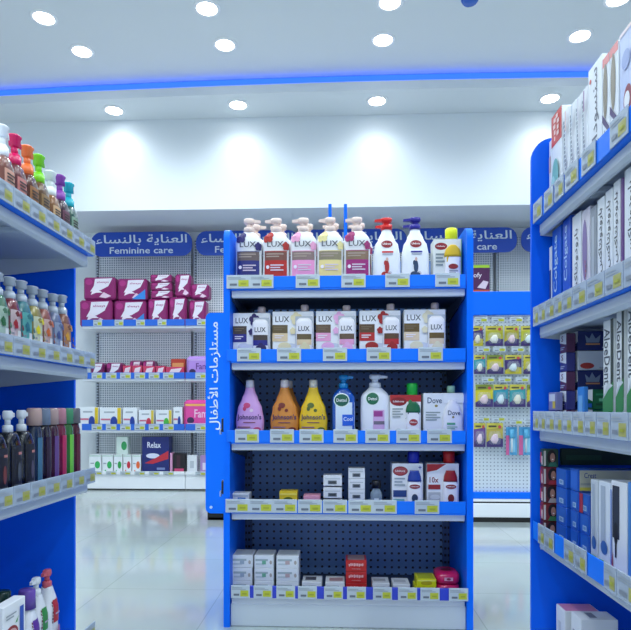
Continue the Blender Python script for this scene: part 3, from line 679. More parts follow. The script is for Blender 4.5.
for px, py, words in ((3, 411, 'first'), (14.5, 409, 'second'), (27, 408.5, 'third')):
    its = [R(.12, .05, .88, .8, '#14141e'), R(.55, .66, .8, .7, '#b87870'), EL(.6, .4, .12, .14, ['#7a3a38', '#4a5058', '#504a60'][int(px/12)])]+lines(.2, .1, .8, .22, 2, '#5a6068')
    left_bottle(px, -.835, ZL[2], py, .063, .26, sq, 4, mat('#0c0d16', .15, coat=.5), its, 'pump', mat('#dfe5ea', .3), 'black bottle with white pump, %s from the left edge on the third shelf' % words, group=GS, left=False)
cyl = [(0, .96), (.05, 1), (.86, 1), (.93, .8), (1, .6)]
for px, py, bc, cc, st, words in ((36.5, 408, '#14233e', '#c8a8a0', '#3a6a88', 'dark navy body and peach cap'), (45, 408, '#1a0c1e', '#7888a0', '#2a1430', 'blackish plum body and grey-blue cap'), (54, 408, '#3a1428', '#c0a4a0', '#604080', 'violet striped body and beige cap'), (60.5, 408, '#6a1034', '#c88a98', '#b02458', 'magenta body and pink cap'),
                                  (68, 408, '#2a6a28', '#4c9a6c', '#6ac040', 'green body and green cap'), (74, 408, '#4a1224', '#707078', '#601830', 'maroon body and smoke cap')):
    its = [R(.22, .06, .78, .8, st)]
    left_bottle(px, -.83, ZL[2], py, .046, .19, cyl, 2, mat(bc, .12, coat=.6), its, 'cap', mat(cc, .15, alpha=.9), 'tall glossy bottle with %s on the third shelf' % words, name='gel_bottle', cat='bottle', capw=.041, group=GS)
GQ = 'bottles on the bottom left shelf'
for px, X, py, w, kind, cc, bc, l1, words in ((2, -.87, 591, .07, 'cap', '#12302a', '#1d3830', '#2c4a3c', 'dark green cap'), (27, -.85, 589, .075, 'cap', '#6a4ca8', '#dfe3ea', '#5c2c96', 'purple cap'), (36, -.86, 576, .075, 'pump', '#e9eef0', '#e2e6ea', '#2f8a40', 'white pump and green label'), (47, -.86, 568, .075, 'pump', '#d0606c', '#dfe2e6', '#b01e30', 'coral pump and red label')):
    its = [R(.3, .45, .8, .8, l1), *scrib(.2, .45, .27, .8, 7, '#6a3048', True)]+lines(.36, .55, .74, .6, 1, '#b8a8c0')+[EL(.5, .2, .25, .12, l1), EL(.62, .3, .12, .1, '#b06a88')]
    left_bottle(px, X, ZL[3], py, w*.88, .22, [(0, .9), (.2, 1), (.6, 1), (.82, .8), (.94, .5), (1, .36)], 2.6, mat(bc, .25), its, kind, mat(cc, .25), 'lotion bottle with %s on the bottom shelf at lower left' % words, capw=.045, group=GQ, cat='bottle', name='lotion_bottle', left=True)
Y = yy(5, -.815); hq = zz(603, -.8, Y)-ZL[3]
carton('soap_box', .1, .03, hq, mat('#e6e9ec', .4), [EL(.36, .68, .3, .09, '#8f1822'), EL(.36, .68, .24, .06, '#c8a0a0'), R(.72, .62, .9, .92, '#2450b0'), P([(.5, .78), (.66, .84), (.6, .78)], '#4a9a50')]+lines(.1, .84, .55, .9, 2, '#9aa4aa'), lab='white box with dark red oval and blue stripe at the lower left corner', cat='box', loc=(-.797, Y+.01, ZL[3]), rz=PI/2)

settle_rows()
# ---- right products: face the aisle (-X)
def rbox(px0, px1, py, z, X, dX, body, fr, lab, group=None, side=(), name='toothpaste_box', top=(), zbase=None, hh=None):
    ya, yb = yy(px0, X), yy(px1, X); ya = min(ya, 1.843); yb = min(yb, ya-.012)
    w = ya-yb-.003; yc = (ya+yb)/2; zb_ = z if zbase is None else zbase
    h = hh if hh else zz(py, X, yc)-zb_
    return carton(name, w, dX, h, body, fr, side, top, None, lab, 'box', group, (X, yc, zb_+.0005), rz=-PI/2)
W1 = mat('#e4e9ee', .4)
AR1 = arabic('سنسوداين'); AR2 = arabic('بارودونتاكس'); AR3 = arabic('معجون أسنان')
gR1 = 'upright toothpaste boxes on the top right shelf'
xr = .625
rbox(547.5, 551.5, 141, ZR[0], xr, .06, W1, [R(.1, .1, .9, .4, '#8a98a8'), R(.1, .6, .9, .8, '#d0b0b0')], 'small white box at the far end of the top right shelf', gR1)
rbox(551.5, 562, 112, ZR[0], xr, .05, W1, [R(0, .7, 1, 1, '#cc4a44'), *scrib(.2, .74, .5, .97, 4, '#eac8c4', True), *scrib(.55, .76, .85, .98, 4, '#eac8c4', True), EL(.5, .4, .3, .15, '#7cb8b4'), EL(.3, .3, .2, .1, '#a8d4d4')]+lines(.2, .05, .8, .2, 3, '#8a98a8'), 'white box with red top third on the top right shelf', gR1)
for i, (a, b_, py) in enumerate(((563, 569.5, 109), (569.5, 576, 103), (576, 582, 96), (582, 588, 88))):
    rbox(a, b_, py, ZR[0], xr, .05, W1, [R(.12, .08, .2, .9, '#b0bcc8')]+scrib(.4, .2, .72, .88, 16, '#7c8696', True)+[R(.7, .75, .9, .95, ['#d8c0c0', '#c0ccd8', '#d0d0dc', '#8a6a90'][i])], 'slim white box with upright lettering on the top right shelf, %s from the far end' % ['third', 'fourth', 'fifth', 'sixth'][i], gR1)
rbox(588, 602, 63, ZR[0], xr, .06, W1, [T(AR1, .55, .55, .5, .8, '#6a6c78', 1), EL(.35, .1, .25, .05, '#9098a4'), EL(.2, .88, .07, .02, '#d05040')], 'tall white box with large grey script lettering on the top right shelf', gR1)
for i, (a, b_, py) in enumerate(((602.5, 610, 56), (610, 618.5, 45))):
    rbox(a, b_, py, ZR[0], xr, .06, W1, [R(0, .92, 1, 1, '#e08a88'), EL(.4, .7, .3, .24, '#8a8270'), P([(0, .45), (1, .3), (1, .36), (0, .52)], '#4a3a6a'), *scrib(.45, .06, .7, .36, 8, '#9aa2ac', True)], 'box with pinkish top and brush picture, %s of two, top right shelf' % ['farther', 'nearer'][i], gR1)
rbox(619.5, 634, 28, ZR[0], xr, .07, mat('#b8c4e4', .4), [EL(.6, .42, .3, .12, '#8a3040'), EL(.55, .42, .2, .07, '#e8eaf0'), R(.02, .97, 1, 1, '#e8d8dc'), EL(.5, .75, .3, .08, '#93a4d0')], 'pale violet box with round emblem at the near end of the top right shelf', gR1)
gR2 = 'upright toothpaste boxes on the second right shelf'
rbox(547, 551.5, 247, ZR[1], xr, .06, W1, [R(.15, .1, .9, .7, '#2a4a98')], 'short white and navy box at the far end of the second right shelf', gR2)
rbox(552, 561, 228, ZR[1], xr, .05, mat('#1d5fd0', .35), [T('Colgate', .45, .62, .5, .6, '#b8d4f4', 1), EL(.5, .15, .35, .1, '#48a0e0')], 'blue box with white upright lettering, farther of two blue ones', gR2)
rbox(562.5, 570.5, 218, ZR[1], xr, .05, mat('#1a55c8', .35), [T('Colgate', .45, .65, .5, .55, '#b8d4f4', 1), EL(.55, .18, .35, .1, '#3a9a50')], 'blue box with green spot near its foot, nearer of two blue ones', gR2)
rbox(572, 581, 214, ZR[1], xr, .05, W1, [T(AR2, .5, .5, .45, .7, '#5c6068', 1), R(.1, .05, .9, .1, '#b0b8c8')], 'white box with dark upright script beside the blue ones', gR2)
rbox(581.5, 590, 209, ZR[1], xr, .05, mat('#d8d4e0', .4), [EL(.4, .6, .3, .3, '#8a78a8'), *scrib(.55, .1, .75, .5, 9, '#a06078', True)], 'white box with a violet arch on the second right shelf', gR2)
rbox(590, 596.5, 207, ZR[1], xr, .05, mat('#98a0aa', .4), [R(.3, .1, .7, .9, '#b8c0c8')], 'plain grey box on the second right shelf', gR2)
for i, (a, b_, py) in enumerate(((597, 604.5, 198), (605, 612.5, 190), (613, 620, 181))):
    rbox(a, b_, py, ZR[1], xr, .05, W1, [T(AR2, .5, .6, .6, .6, '#3c4048', 1), P([(0, .12), (.5, .04), (1, .12), (1, .15), (.5, .07), (0, .15)], '#6a7280')], 'white box with bold dark script, %s of three alike on the second right shelf' % ['farthest', 'middle', 'nearest'][i], gR2)
rbox(620.5, 623.5, 178, ZR[1], xr, .05, mat('#6a4484', .4), [R(.2, .1, .8, .3, '#8a2040')], 'narrow purple box between white ones on the second right shelf', gR2)
rbox(624, 640, 165, ZR[1], xr, .06, W1, [T(AR2, .45, .58, .4, .6, '#3c4048', 1), P([(0, .2), (.6, .05), (.6, .1), (0, .27)], '#6a4484')], 'white box nearest the viewer on the second right shelf', gR2)
# third shelf : stacks lying lengthwise
z3 = ZR[2]; rh = .0567; gR3 = 'toothpaste boxes stacked lying down on the third right shelf'
def rstack(X, ya, yb, L, z, i, h, body, end, face, lab, group):
    w = ya-yb-.002
    return carton('toothpaste_box', w, L, h-.001, body, end, face, (), None, lab, 'box', group, (X, (ya+yb)/2, z+i*h+.0005), rz=-PI/2)
endf = [P([(0, 1), (1, 1), (1, .45), (.5, .3), (0, .5)], '#e8ecf0'), T('S', .35, .75, .25, .3, '#3a4470')]+lines(.2, .08, .8, .3, 2, '#8aa0d8')
for i in range(5):
    if i in (0, 4, 2): body = mat('#16245e', .35)
    else: body = mat('#d6dade', .35)
    if i == 3: body = mat('#cdd3d8', .35)
    if i == 1: body = mat('#16245e', .35)
    if i == 2: body = mat('#16245e', .35)
    wh = (i == 3)
    face = [T('S', .48, .55, .12, .6, '#1a2a5c'), EL(.13, .22, .1, .16, '#b0382c'), R(.3, .1, .4, .16, '#a8b0b8')] if wh else [P([(.12, .4), (.1, .8), (.16, .6), (.2, .9), (.25, .6), (.32, .8), (.3, .4)], '#7a8aa0'), R(.11, .28, .31, .36, '#c88a5a'), R(.34, .12, .42, .18, '#9aa8c8')]
    rstack(.68, yy(571.5, .68), yy(578, .68), .2, z3, i, rh, body, endf, face, '%s, %s of the main stack on the third right shelf' % ('white box with large dark letter' if wh else 'navy box', ['bottom', 'second', 'third', 'fourth', 'topmost'][i]), gR3)
endc = [P([(0, 1), (1, 1), (1, .4), (0, .55)], '#dfe4ea'), T('S', .4, .75, .3, .3, '#6a2440')]+lines(.15, .1, .8, .3, 2, '#b8c0d8')
for i in range(5):
    rstack(.648, yy(560, .648), yy(566.5, .648), .026, z3, i, rh*.98, mat('#3a3c80' if i % 2 else '#5a3050', .4), endc, (), 'small lying box, %s of the slim stack left of the navy boxes' % ['bottom', 'second', 'third', 'fourth', 'top'][i], gR3)
for i in range(2):
    rstack(.622, yy(548.5, .622), yy(556, .622), .02, z3, i, rh*.95, mat('#8a8ab8' if i else '#50406a', .4), [R(.1, .5, .9, .9, '#d8dce4'), R(.6, .1, .95, .5, '#d8c040')], (), 'tiny box, %s of two at the far corner of the third right shelf' % ['lower', 'upper'][i], gR3)
for i in range(2):
    rstack(.70, yy(586.5, .7), yy(593, .7), .16, z3, i, rh, mat('#0f6a3c', .35), [P([(0, 1), (1, 1), (1, .4), (0, .6)], '#e0e6e8'), R(.1, .1, .9, .3, '#2a6ac8')], [R(.05, .7, .4, .8, '#2f9a60'), R(.05, .2, .4, .3, '#0a4a2a'), R(.1, .4, .3, .55, '#6ac090')], '%s green box lying beside the upright white boxes' % ['lower', 'upper'][i], gR3)
rstack(.66, yy(577.2, .66), yy(584, .66), .012, z3, 0, .12, mat('#3a8ad8', .35), [R(.2, .2, .8, .8, '#7ab8ec')], (), 'sky blue box standing between the navy and green boxes', gR3)
for i, (a, b_, py) in enumerate(((603, 614, 320), (616, 624.5, 311), (627, 640, 300))):
    rbox(a, b_, py, z3, .63, .06, mat('#dfe4e6', .4), [T('AloeDent', .38, .68, .55, .5, '#454c56', 2), R(.74, .3, 1, 1, '#39443c'), P([(0, .08), (1, .2), (1, .46), (.4, .36), (0, .3)], '#3a8a4c'), P([(.0, .3), (.5, .45), (1, .42), (.5, .38)], '#c8d0d4'), *scrib(.1, .02, .9, .16, 6, '#4a3a6a', True)], 'upright white box with green swoosh, %s on the third right shelf' % ['farthest of three', 'middle of three', 'nearest of three'][i], 'upright boxes with green swoosh')
# fourth shelf
z4r = ZR[3]; gR4 = 'boxes stacked on the fourth right shelf'
for i in range(5):
    a, b_ = 1.842, 1.812
    skin = '#b08070'
    rstack(.598, a, b_, .045, z4r, i, .0535, mat(['#5a1c20', '#7a2420', '#5a1c20', '#7a2830', '#2a4a38'][i], .4), [R(.1, .2, .5, .8, '#b84038'), R(.55, .1, .9, .6, '#d8c8c8')],
           [EL(.55+.06*(i%2), .55, .3, .4, '#1e1412'), EL(.6+.06*(i%2), .52, .16, .26, skin), P([(.3, 0), (.45, .25), (.8, .25), (.98, 0)], ['#a83038', '#3a7a48', '#b8a8a0', '#a83038', '#2f6a58'][i]), R(.02, .05, .16, .9, '#c8c0b8'), EL(.6+.06*(i%2), .42, .06, .03, '#f0e8e0')], 'box with face pictures, %s of the stack against the blue end panel' % ['bottom', 'second', 'third', 'fourth', 'topmost'][i], 'boxes with face pictures')
qr = [R(.12, .1, .9, .92, '#1f62c0'), R(.35, .16, .75, .42, '#a8c4e4'), R(.42, .21, .68, .37, '#6a94c8')]
for i in range(4):
    rstack(.632, yy(556, .632), yy(566.5, .632), .09, z4r, i, .0535, mat('#1c5cc4', .35), qr, (), 'blue box, %s of the far blue stack on the fourth right shelf' % ['bottom', 'second', 'third', 'topmost'][i], gR4)
for i in range(3):
    rstack(.64, yy(570.3, .64), yy(578.4, .64), .12, z4r, i, .0535, mat('#1a56bc', .35), qr, [R(.1, .2, .8, .8, '#2f74d8')], 'blue box, %s of the middle blue stack on the fourth right shelf' % ['bottom', 'second', 'topmost'][i], gR4)
for i in range(3):
    rstack(.645, yy(579.6, .645), yy(589.5, .645), .12, z4r, i, .0535, mat('#1a56bc' if i < 2 else '#2458b8', .35), qr+[R(0, .0, .4, 1, '#a8283a')] if i == 2 else qr, (), '%s box, %s of the near blue stack on the fourth right shelf' % ('blue and red' if i == 2 else 'blue', ['bottom', 'second', 'topmost'][i]), gR4)
yc = yy(568, .64)
m = carton('toothpaste_box', .055, .2, .06, mat('#1c5cc4', .35), [R(.1, .1, .9, .9, '#2a6ad0')], [R(.02, .03, .98, .97, '#c9c8b0'), T('Crest', .16, .74, .16, .24, '#22408a'), R(.02, .06, .98, .2, '#d8cc50'), R(.03, .3, .6, .4, '#a8aca0')], lab='cream and blue box lying on top of the middle blue stack', cat='box', group=gR4, loc=(.64, yc-.045, z4r+3*.0535+.001), rz=-PI/2)
for i, (a, b_, py, c) in enumerate(((590.5, 598, 480, '#c4ccd4'), (598.5, 610.5, 482, '#d8e0ea'))):
    rbox(a, b_, py, z4r, .63, .08, mat(c, .4), [R(.2, .3, .6, .95, '#aab6c6'), EL(.5, .25, .3, .08, '#3a68a8'), R(.1, .05, .9, .1, '#58a080')], 'tall pale box, %s of two left of the toothbrush box' % ['farther', 'nearer'][i], gR4, name='oral_care_box')
rbox(611, 627, 482, z4r, .63, .08, mat('#e2e6ec', .4), [R(.1, .4, .55, .95, '#2a3040'), EL(.32, .45, .13, .12, '#12141c'), R(.28, .2, .38, .4, '#12141c'), P([(0, .0), (.12, .25), (.2, .0)], '#a0305a'), R(.0, .1, .08, .9, '#6a8ad0')], 'white box with dark toothbrush picture on the fourth right shelf', gR4, name='oral_care_box')
rbox(627.5, 645, 484, z4r, .63, .08, mat('#4a86cc', .4), [R(.2, .2, .8, .8, '#2f62a8')], 'light blue box at the near end of the fourth right shelf', gR4, name='oral_care_box')
m = carton('hair_color_box', .05, .3, .05, mat('#16382c', .4), [R(.1, .2, .9, .8, '#2a5a40')], [R(.05, .3, .4, .6, '#24503c'), R(.5, .1, .9, .3, '#1e4634')], lab='long dark green box lying on top of the far stacks', cat='box', group=gR4, loc=(.66, yy(558, .66), z4r+4*.0535+.003), rz=-PI/2)
# bottom shelf
carton('lotion_box', .07, .1, zz(610, .68, 1.77)-ZR[4], mat('#e2e6ea', .4), [R(.3, .1, .6, .75, '#c8ccd0')], lines(.2, .2, .8, .5, 3, '#aeb4ba'), [R(.04, .04, .96, .96, '#d28ab0')], lab='white box with pink lid on the bottom right shelf', cat='box', loc=(.64, 1.79, ZR[4]+.0005), rz=-PI/2)
carton('lotion_box', .07, .1, zz(618, .68, 1.68)-ZR[4], mat('#dfe4e8', .4), [R(.2, .1, .5, .75, '#9aa0a8')], [R(.2, .2, .8, .6, '#b8c0c6')], [R(.2, .3, .8, .5, '#8a8f98')], lab='plain white box in front of the pink-lidded one at lower right', cat='box', loc=(.65, 1.7, ZR[4]+.0005), rz=-PI/2)

# ======================= BACK WALL SHELVES =======================
BF = 6.6; BP = 6.99
bx0 = xx(82, BF); per = 1.17
tops = [zz(325.5, -2, BF), zz(378.5, -2, BF), zz(430, -2, BF), zz(474, -2, BF)]
wpeg = pegmat('#f2f6f9', '#8f9cab', .027, .0078, square=True); wslot = pegmat('#c3ccd6', '#57606c', .034, .009, square=True)
px_s = xx(91, 6.72)
for bay in range(5):
    xa = bx0+per*bay; xb = xa+per-.004
    words = ['leftmost bay of the white wall shelving under the blue signs', 'second bay of the white wall shelving, right of the pink pads', 'third bay of the white wall shelving, hidden behind the middle display', 'fourth bay of the white wall shelving, at right behind the baby goods', 'fifth bay of the white wall shelving, mostly hidden by the right blue unit'][bay]
    t = thing('wall_shelving', ((xa+xb)/2, BF+.2, 0), words, 'shelving unit', 'bays of the wall shelving'); tl = tuple(v/K for v in t.location)
    m = MB(); m.box(xa+.03, xb-.03, BP, BP+.015, .1, 2.88, wpeg); build(m, 'back_panel', t, absolute=True, root=t)
    m = MB(); m.box(xa+.0, xa+.03, BP-.02, BP+.015, .1, 2.88, wslot); build(m, 'upright', t, absolute=True, root=t)
    m = MB(); m.box(xa, xb, BF, BP, .015, tops[3]-.03, WHITE, .004); m.box(xa+.01, xb-.01, BF+.02, BP, 0, .015, BLACK); build(m, 'base_plinth', t, absolute=True, root=t)  # black strip under the plinth paints in the kick shadow line
    for k, z in enumerate(tops):
        yf = BF+.0; m = MB(); m.box(xa+.003, xb-.003, yf, BP-.025, z-.03, z, WHITE, .004); sh = build(m, 'shelf', t, absolute=True, root=t)
        m = MB(); m.box(xa+.003, xb-.003, yf-.012, yf-.002, z-.004, z+.068 if k < 3 else z+.03, mat('#2466d0', .35) if k < 3 else WHITE, .001); build(m, 'price_rail', sh, absolute=True, root=t)
        if bay < 2:
            for j in range([4, 6, 6, 6][k]):
                n = [4, 6, 6, 6][k]; tag(sh, tl, (xa+.1+(per-.2)*(j+.1)/n+.06, yf-.013, z-.002 if k < 3 else z-.01), .12 if k else .1, .066 if k < 3 else .04)
    # sign
sw = xx(192, 6.72)-px_s; sper = (xx(517, 6.72)-xx(192, 6.72))/3
SG = mat('#1748b4', .4); sgt = mat('#d9e4ee', .5)
A1 = arabic('العناية بالنساء')
for i in range(5):
    x0 = px_s+sper*i; cx = x0+sw/2; h = (256-231.5)/F*6.75; zc = zz(244, cx, 6.72)
    zc += .014*i
    t = thing('wall_sign', (cx, 6.72, zc-h/2), 'blue rounded bilingual sign, %s' % ['leftmost on the back wall', 'second on the back wall, partly behind the middle display', 'third on the back wall, above the middle of the display', 'fourth on the back wall, right of the yellow cap', 'rightmost, cut off by the right blue bay'][i], 'sign', 'signs over the wall shelving')
    poly = []; r = h/2*.85; w = sw/2
    for (qx, qz, a0) in ((w-r, h/2-r, 0), (-(w-r), h/2-r, 90), (-(w-r), -(h/2-r), 180), (w-r, -(h/2-r), 270)):
        for s in range(7): a = math.radians(a0+s*15); poly.append((qx+r*math.cos(a), qz+r*math.sin(a)))
    m = MB(); m.prism(poly, lambda u, v, o: (u, o, v+h/2), 0, .015, SG); m.decal([T(A1, .5, .67, .92, .44, sgt), T('Feminine care', .5, .24, .64, .27, sgt)], lambda u, v, o: ((u-.5)*sw*.98, -o-.001, v*h)); build(m, 'board', t)
    m = MB()
    for s in (-.3, .3): m.box(s*sw-.015, s*sw+.015, .015, BP-6.72, h*.4, h*.55, WHITE)
    build(m, 'bracket', t)
# pads
MAG = mat('#8e1f66', .35); MAG2 = mat('#7a1a5a', .35); WH = mat('#e9e4ee', .4)
def pad(px0, px1, py0, py1, lab, Y=BF+.05, d=.16, blue=False, name='sanitary_pad_pack', group='sanitary pad packs on the top wall shelf', small_=False):
    x0, x1 = xx(px0, Y), xx(px1, Y); w = x1-x0-.006; z0 = py1; h = py0
    its = [P([(.2, .35), (.32, .62), (.36, .95), (.94, .97), (.8, .6), (.55, .42)], WH), P([(.22, .2), (.3, .5), (.5, .4), (.62, .3), (.4, .3)], '#efe4ee'), P([(.5, .1), (.65, .32), (.9, .14), (.72, .04)], '#e6c8dc'), EL(.16, .8, .12, .14, '#b03080'), T('always', .62, .78, .4, .12, '#b04a8a')]
    if blue: its += [P([(.5, .02), (.98, .5), (.98, .02)], '#2f86d8')]
    m = MB(); m.box(-w/2, w/2, 0, d, 0, h, MAG if not small_ else MAG2, min(.02, h*.12)); m.decal(its, lambda u, v, o: ((u-.5)*w*.94, -o, .03*h+v*h*.94))
    return prop(build(m, name, loc=((x0+x1)/2, Y, z0+.001)), lab, 'pack', group)
def Zp(py, Y=BF+.05): return zz(py, -2, Y)
z = tops[0]; hb = Zp(299.5)-z
ht = Zp(276.5)-z-hb-.002
pad(79, 112, hb, z, 'large purple sanitary pad pack, leftmost in the bottom row of the top wall shelf')
pad(83, 115.5, ht, z+hb+.002, 'large purple pad pack, leftmost in the upper row of the top wall shelf')
pad(113.5, 146, hb-.01, z, 'large purple and blue pad pack, second in the bottom row', blue=True)
pad(117, 147, ht-.01, z+hb-.008, 'large purple and blue pad pack, second in the upper row', blue=True)
pad(147.3, 167.5, hb+.01, z, 'narrower purple pad pack below the three thin packs')
for i in range(3): pad(150.5-i*.3, 172.5-i*.4, .088, z+hb+.012+i*.09, 'thin purple pad pack, %s of three lying on each other' % ['bottom', 'middle', 'top'][i])
pad(168.5, 186.5, hb+.025, z, 'upright purple pad pack in the bottom row, before the shelf bracket')
pad(174.5, 191, ht, z+hb+.027, 'upright purple pad pack in the upper row near the bracket')
pad(188.5, 206, hb-.01, z, 'purple pad pack in the bottom row beside the middle display')
pad(190.5, 209, ht-.09, z+hb+.005, 'low purple pad pack in the upper row beside the middle display')
z = tops[1]; g2 = 'small packs on the second wall shelf'
for i, (a, b_, py, zb2, words) in enumerate(((89.5, 104, 362.5, 0, 'leftmost'), (105.5, 122, 362.5, 0, 'second'),)):
    pad(a, b_, Zp(py)-z, z, 'small dark purple pack, %s on the second wall shelf' % words, group=g2, small_=True)
for i, (a, b_, py) in enumerate(((122.5, 131.5, 365.5), (132, 142, 365.5), (143, 155, 366), (155.5, 165, 366), (165.5, 184, 367))):
    m = carton('tissue_pack', xx(b_, BF+.05)-xx(a, BF+.05)-.006, .1, Zp(py)-z, mat('#cf3a62', .4), [P([(.1, .3), (.3, .8), (.9, .9), (.7, .4)], '#f0dce4'), R(0, 0, 1, .25, '#a82050')], lab='low crimson and white pack, %s in the front row of the second wall shelf' % ['first', 'second', 'third', 'fourth', 'fifth'][i], cat='pack', group=g2, loc=((xx(a, BF+.05)+xx(b_, BF+.05))/2, BF+.05, z+.001))
for i, (a, b_) in enumerate(((129, 141.5), (142, 154.5))):
    pad(a, b_, Zp(359.5)-z, z, 'small dark purple pack, %s of two standing behind the crimson packs' % ['left', 'right'][i], Y=BF+.18, group=g2, small_=True)
carton('tissue_pack', xx(185, BF+.18)-xx(171, BF+.18), .1, Zp(359, BF+.18)-z, mat('#b8402e', .4), [R(.1, .5, .9, .8, '#e0a060'), EL(.5, .3, .3, .2, '#d86a50')], lab='rust red pack standing behind the right of the crimson row', cat='pack', group=g2, loc=(xx(178, BF+.18), BF+.18, z+.001))
def famp(px0, px1, py, z_, c, Y, words, dark):
    x0, x1 = xx(px0, Y), xx(px1, Y); w = x1-x0; h = zz(py, -1.2, Y)-z_
    m = MB(); m.box(-w/2, w/2, 0, .2, 0, h, mat(c, .35), .03)
    m.decal([T('Fam', .62, .55, .5, .3, dark), EL(.22, .3, .14, .12, '#3a2050'), R(.02, .82, .98, .9, '#f0b060' if 'pink' in words else '#c8a8e0'), R(.1, .12, .9, .2, '#f0d0e4')], lambda u, v, o: ((u-.5)*w*.9, -o, .04*h+v*h*.92))
    return prop(build(m, 'tissue_pack', loc=((x0+x1)/2, Y, z_+.001)), words, 'pack', 'large soft packs by the middle display')
famp(186, 212, 356, tops[1], '#b48ad8', BF+.05, 'large violet soft pack on the second wall shelf beside the middle display', '#5a2a80')
famp(183.5, 212, 400, tops[2], '#e0489a', BF+.04, 'large pink soft pack on the third wall shelf beside the middle display', '#f4c8e0')
z = tops[2]; g3 = 'white boxes on the third wall shelf'
for i, (a, b_, py, c, e_) in enumerate(((79, 98.5, 407, '#1f3f98', '#e0c020'), (99.5, 121.5, 407.5, '#1f3f98', '#e0c020'), (122.5, 137.5, 407.5, '#1f3f98', None), (138.5, 154, 410, '#d03050', '#d8c040'), (155.5, 172, 410, '#4ab840', '#d8c040'), (173, 182.5, 407, '#1f3f98', None))):
    x0, x1 = xx(a, BF+.05), xx(b_, BF+.05)
    its = [EL(.66, .34, .17, .26, c), R(.05, .42, .5, .5, '#d07088'), R(.2, .75, .7, .82, '#a8b0b8')]
    if e_: its.append(R(.82, .02, .99, .98, e_))
    carton('feminine_care_box', x1-x0-.006, .12, Zp(py)-z, mat('#e6ebee', .4), its, lab='white box with %s disc, %s on the third wall shelf' % ({'#1f3f98': 'navy', '#d03050': 'red', '#4ab840': 'green'}[c], ['first', 'second', 'third', 'fourth', 'fifth', 'sixth'][i]), cat='box', group=g3, loc=((x0+x1)/2, BF+.05, z+.001))
z = tops[3]; g4 = 'boxes on the bottom wall shelf'
for i, (a, b_, c) in enumerate(((89, 101.5, '#2fae5c'), (102, 113, '#2fae5c'), (113.5, 122.5, '#28a048'), (123, 131.5, '#c8283c'), (132, 141, '#e8642c'))):
    x0, x1 = xx(a, BF+.05), xx(b_, BF+.05)
    carton('feminine_care_box', x1-x0-.006, .12, Zp(455)-z, mat('#e6ebee', .4), [EL(.68, .45, .22, .2, c), P([(.1, .02), (.3, .2), (.5, .02)], c), R(.1, .5, .4, .56, '#9aa4ac'), R(.0, .9, 1, .97, '#c0d8cc')], lab='white box with %s disc, %s on the bottom wall shelf' % ({'#2fae5c': 'green', '#28a048': 'leaf green', '#c8283c': 'red', '#e8642c': 'orange'}[c], ['first', 'second', 'third', 'fourth', 'fifth'][i]), cat='box', group=g4, loc=((x0+x1)/2, BF+.05, z+.001))
carton('feminine_care_box', .13, .1, .2, mat('#cfe0d8', .4), [EL(.68, .5, .25, .25, '#2f9a58')], lab='pale green box standing on top of the white row, bottom wall shelf', cat='box', group=g4, loc=(xx(122, BF+.06), BF+.06, Zp(455)+.002))
x0, x1 = xx(142, BF+.05), xx(169, BF+.05)
carton('relax_box', x1-x0, .14, Zp(437)-z, mat('#15236e', .35), [T('Relax', .45, .78, .5, .16, '#e4e8f4'), EL(.4, .48, .25, .07, '#d8dcf0'), P([(.1, .28), (.5, .42), (.98, .62), (.98, .4), (.4, .26)], '#c02a3c'), R(.55, .1, .85, .16, '#8090c0')], lab='big navy box with red swoosh and white lettering on the bottom wall shelf', cat='box', loc=((x0+x1)/2, BF+.05, z+.001)).name = 'tissue_box'
for i, (a, b_, py, c, its, w_) in enumerate(((169.8, 172.5, 453, '#d89ac0', [], 'slim pink box right of the navy box'), (173, 185, 453.5, '#18141c', [R(.1, .1, .9, .25, '#d04a78'), R(.3, .3, .6, .9, '#402030')], 'black box with pink foot on the bottom wall shelf'), (187, 197, 455.5, '#dfe4e8', [R(.3, .3, .7, .7, '#b8c0c8')], 'plain white box beside the black one'), (200, 212, 455.5, '#a888c0', [R(.2, .2, .8, .6, '#e0d8ea')], 'lilac box beside the middle display, bottom wall shelf'))):
    x0, x1 = xx(a, BF+.05), xx(b_, BF+.05)
    carton('cosmetic_box', x1-x0-.004, .1, Zp(py)-z, mat(c, .35), its, lab=w_, cat='box', group=g4, loc=((x0+x1)/2, BF+.05, z+.001))
# packs on the right wall bay
x0 = xx(468, BF+.1); x1 = xx(490.5, BF+.1); z = tops[0]
for i in range(2):
    m = MB(); w = x1-x0-.01; h = .17 if i == 0 else zz(265.5, .9, BF+.1)-z-.35
    if i == 0: h = .345
    m.box(-w/2, w/2, 0, .15, 0, h, mat('#4e1650', .35), .012); m.decal([T('Sofy', .35, .62, .55, .22, '#e8dcec'), P([(.4, .2), (.7, .45), (.95, .4), (.8, .15)], '#e0d0e4'), R(0, .9, 1, 1, '#a8d030'), R(0, .0, 1, .12, '#c8502c')], lambda u, v, o: ((u-.5)*w*.96, -o, v*h))
    prop(build(m, 'sanitary_pad_pack', loc=((x0+x1)/2, BF+.1, z+.001+i*.348)), ['dark purple pad pack hidden under another on the right wall bay', 'dark purple pad pack with lime top edge showing above the blue header'][i], 'pack', 'dark purple pad packs')

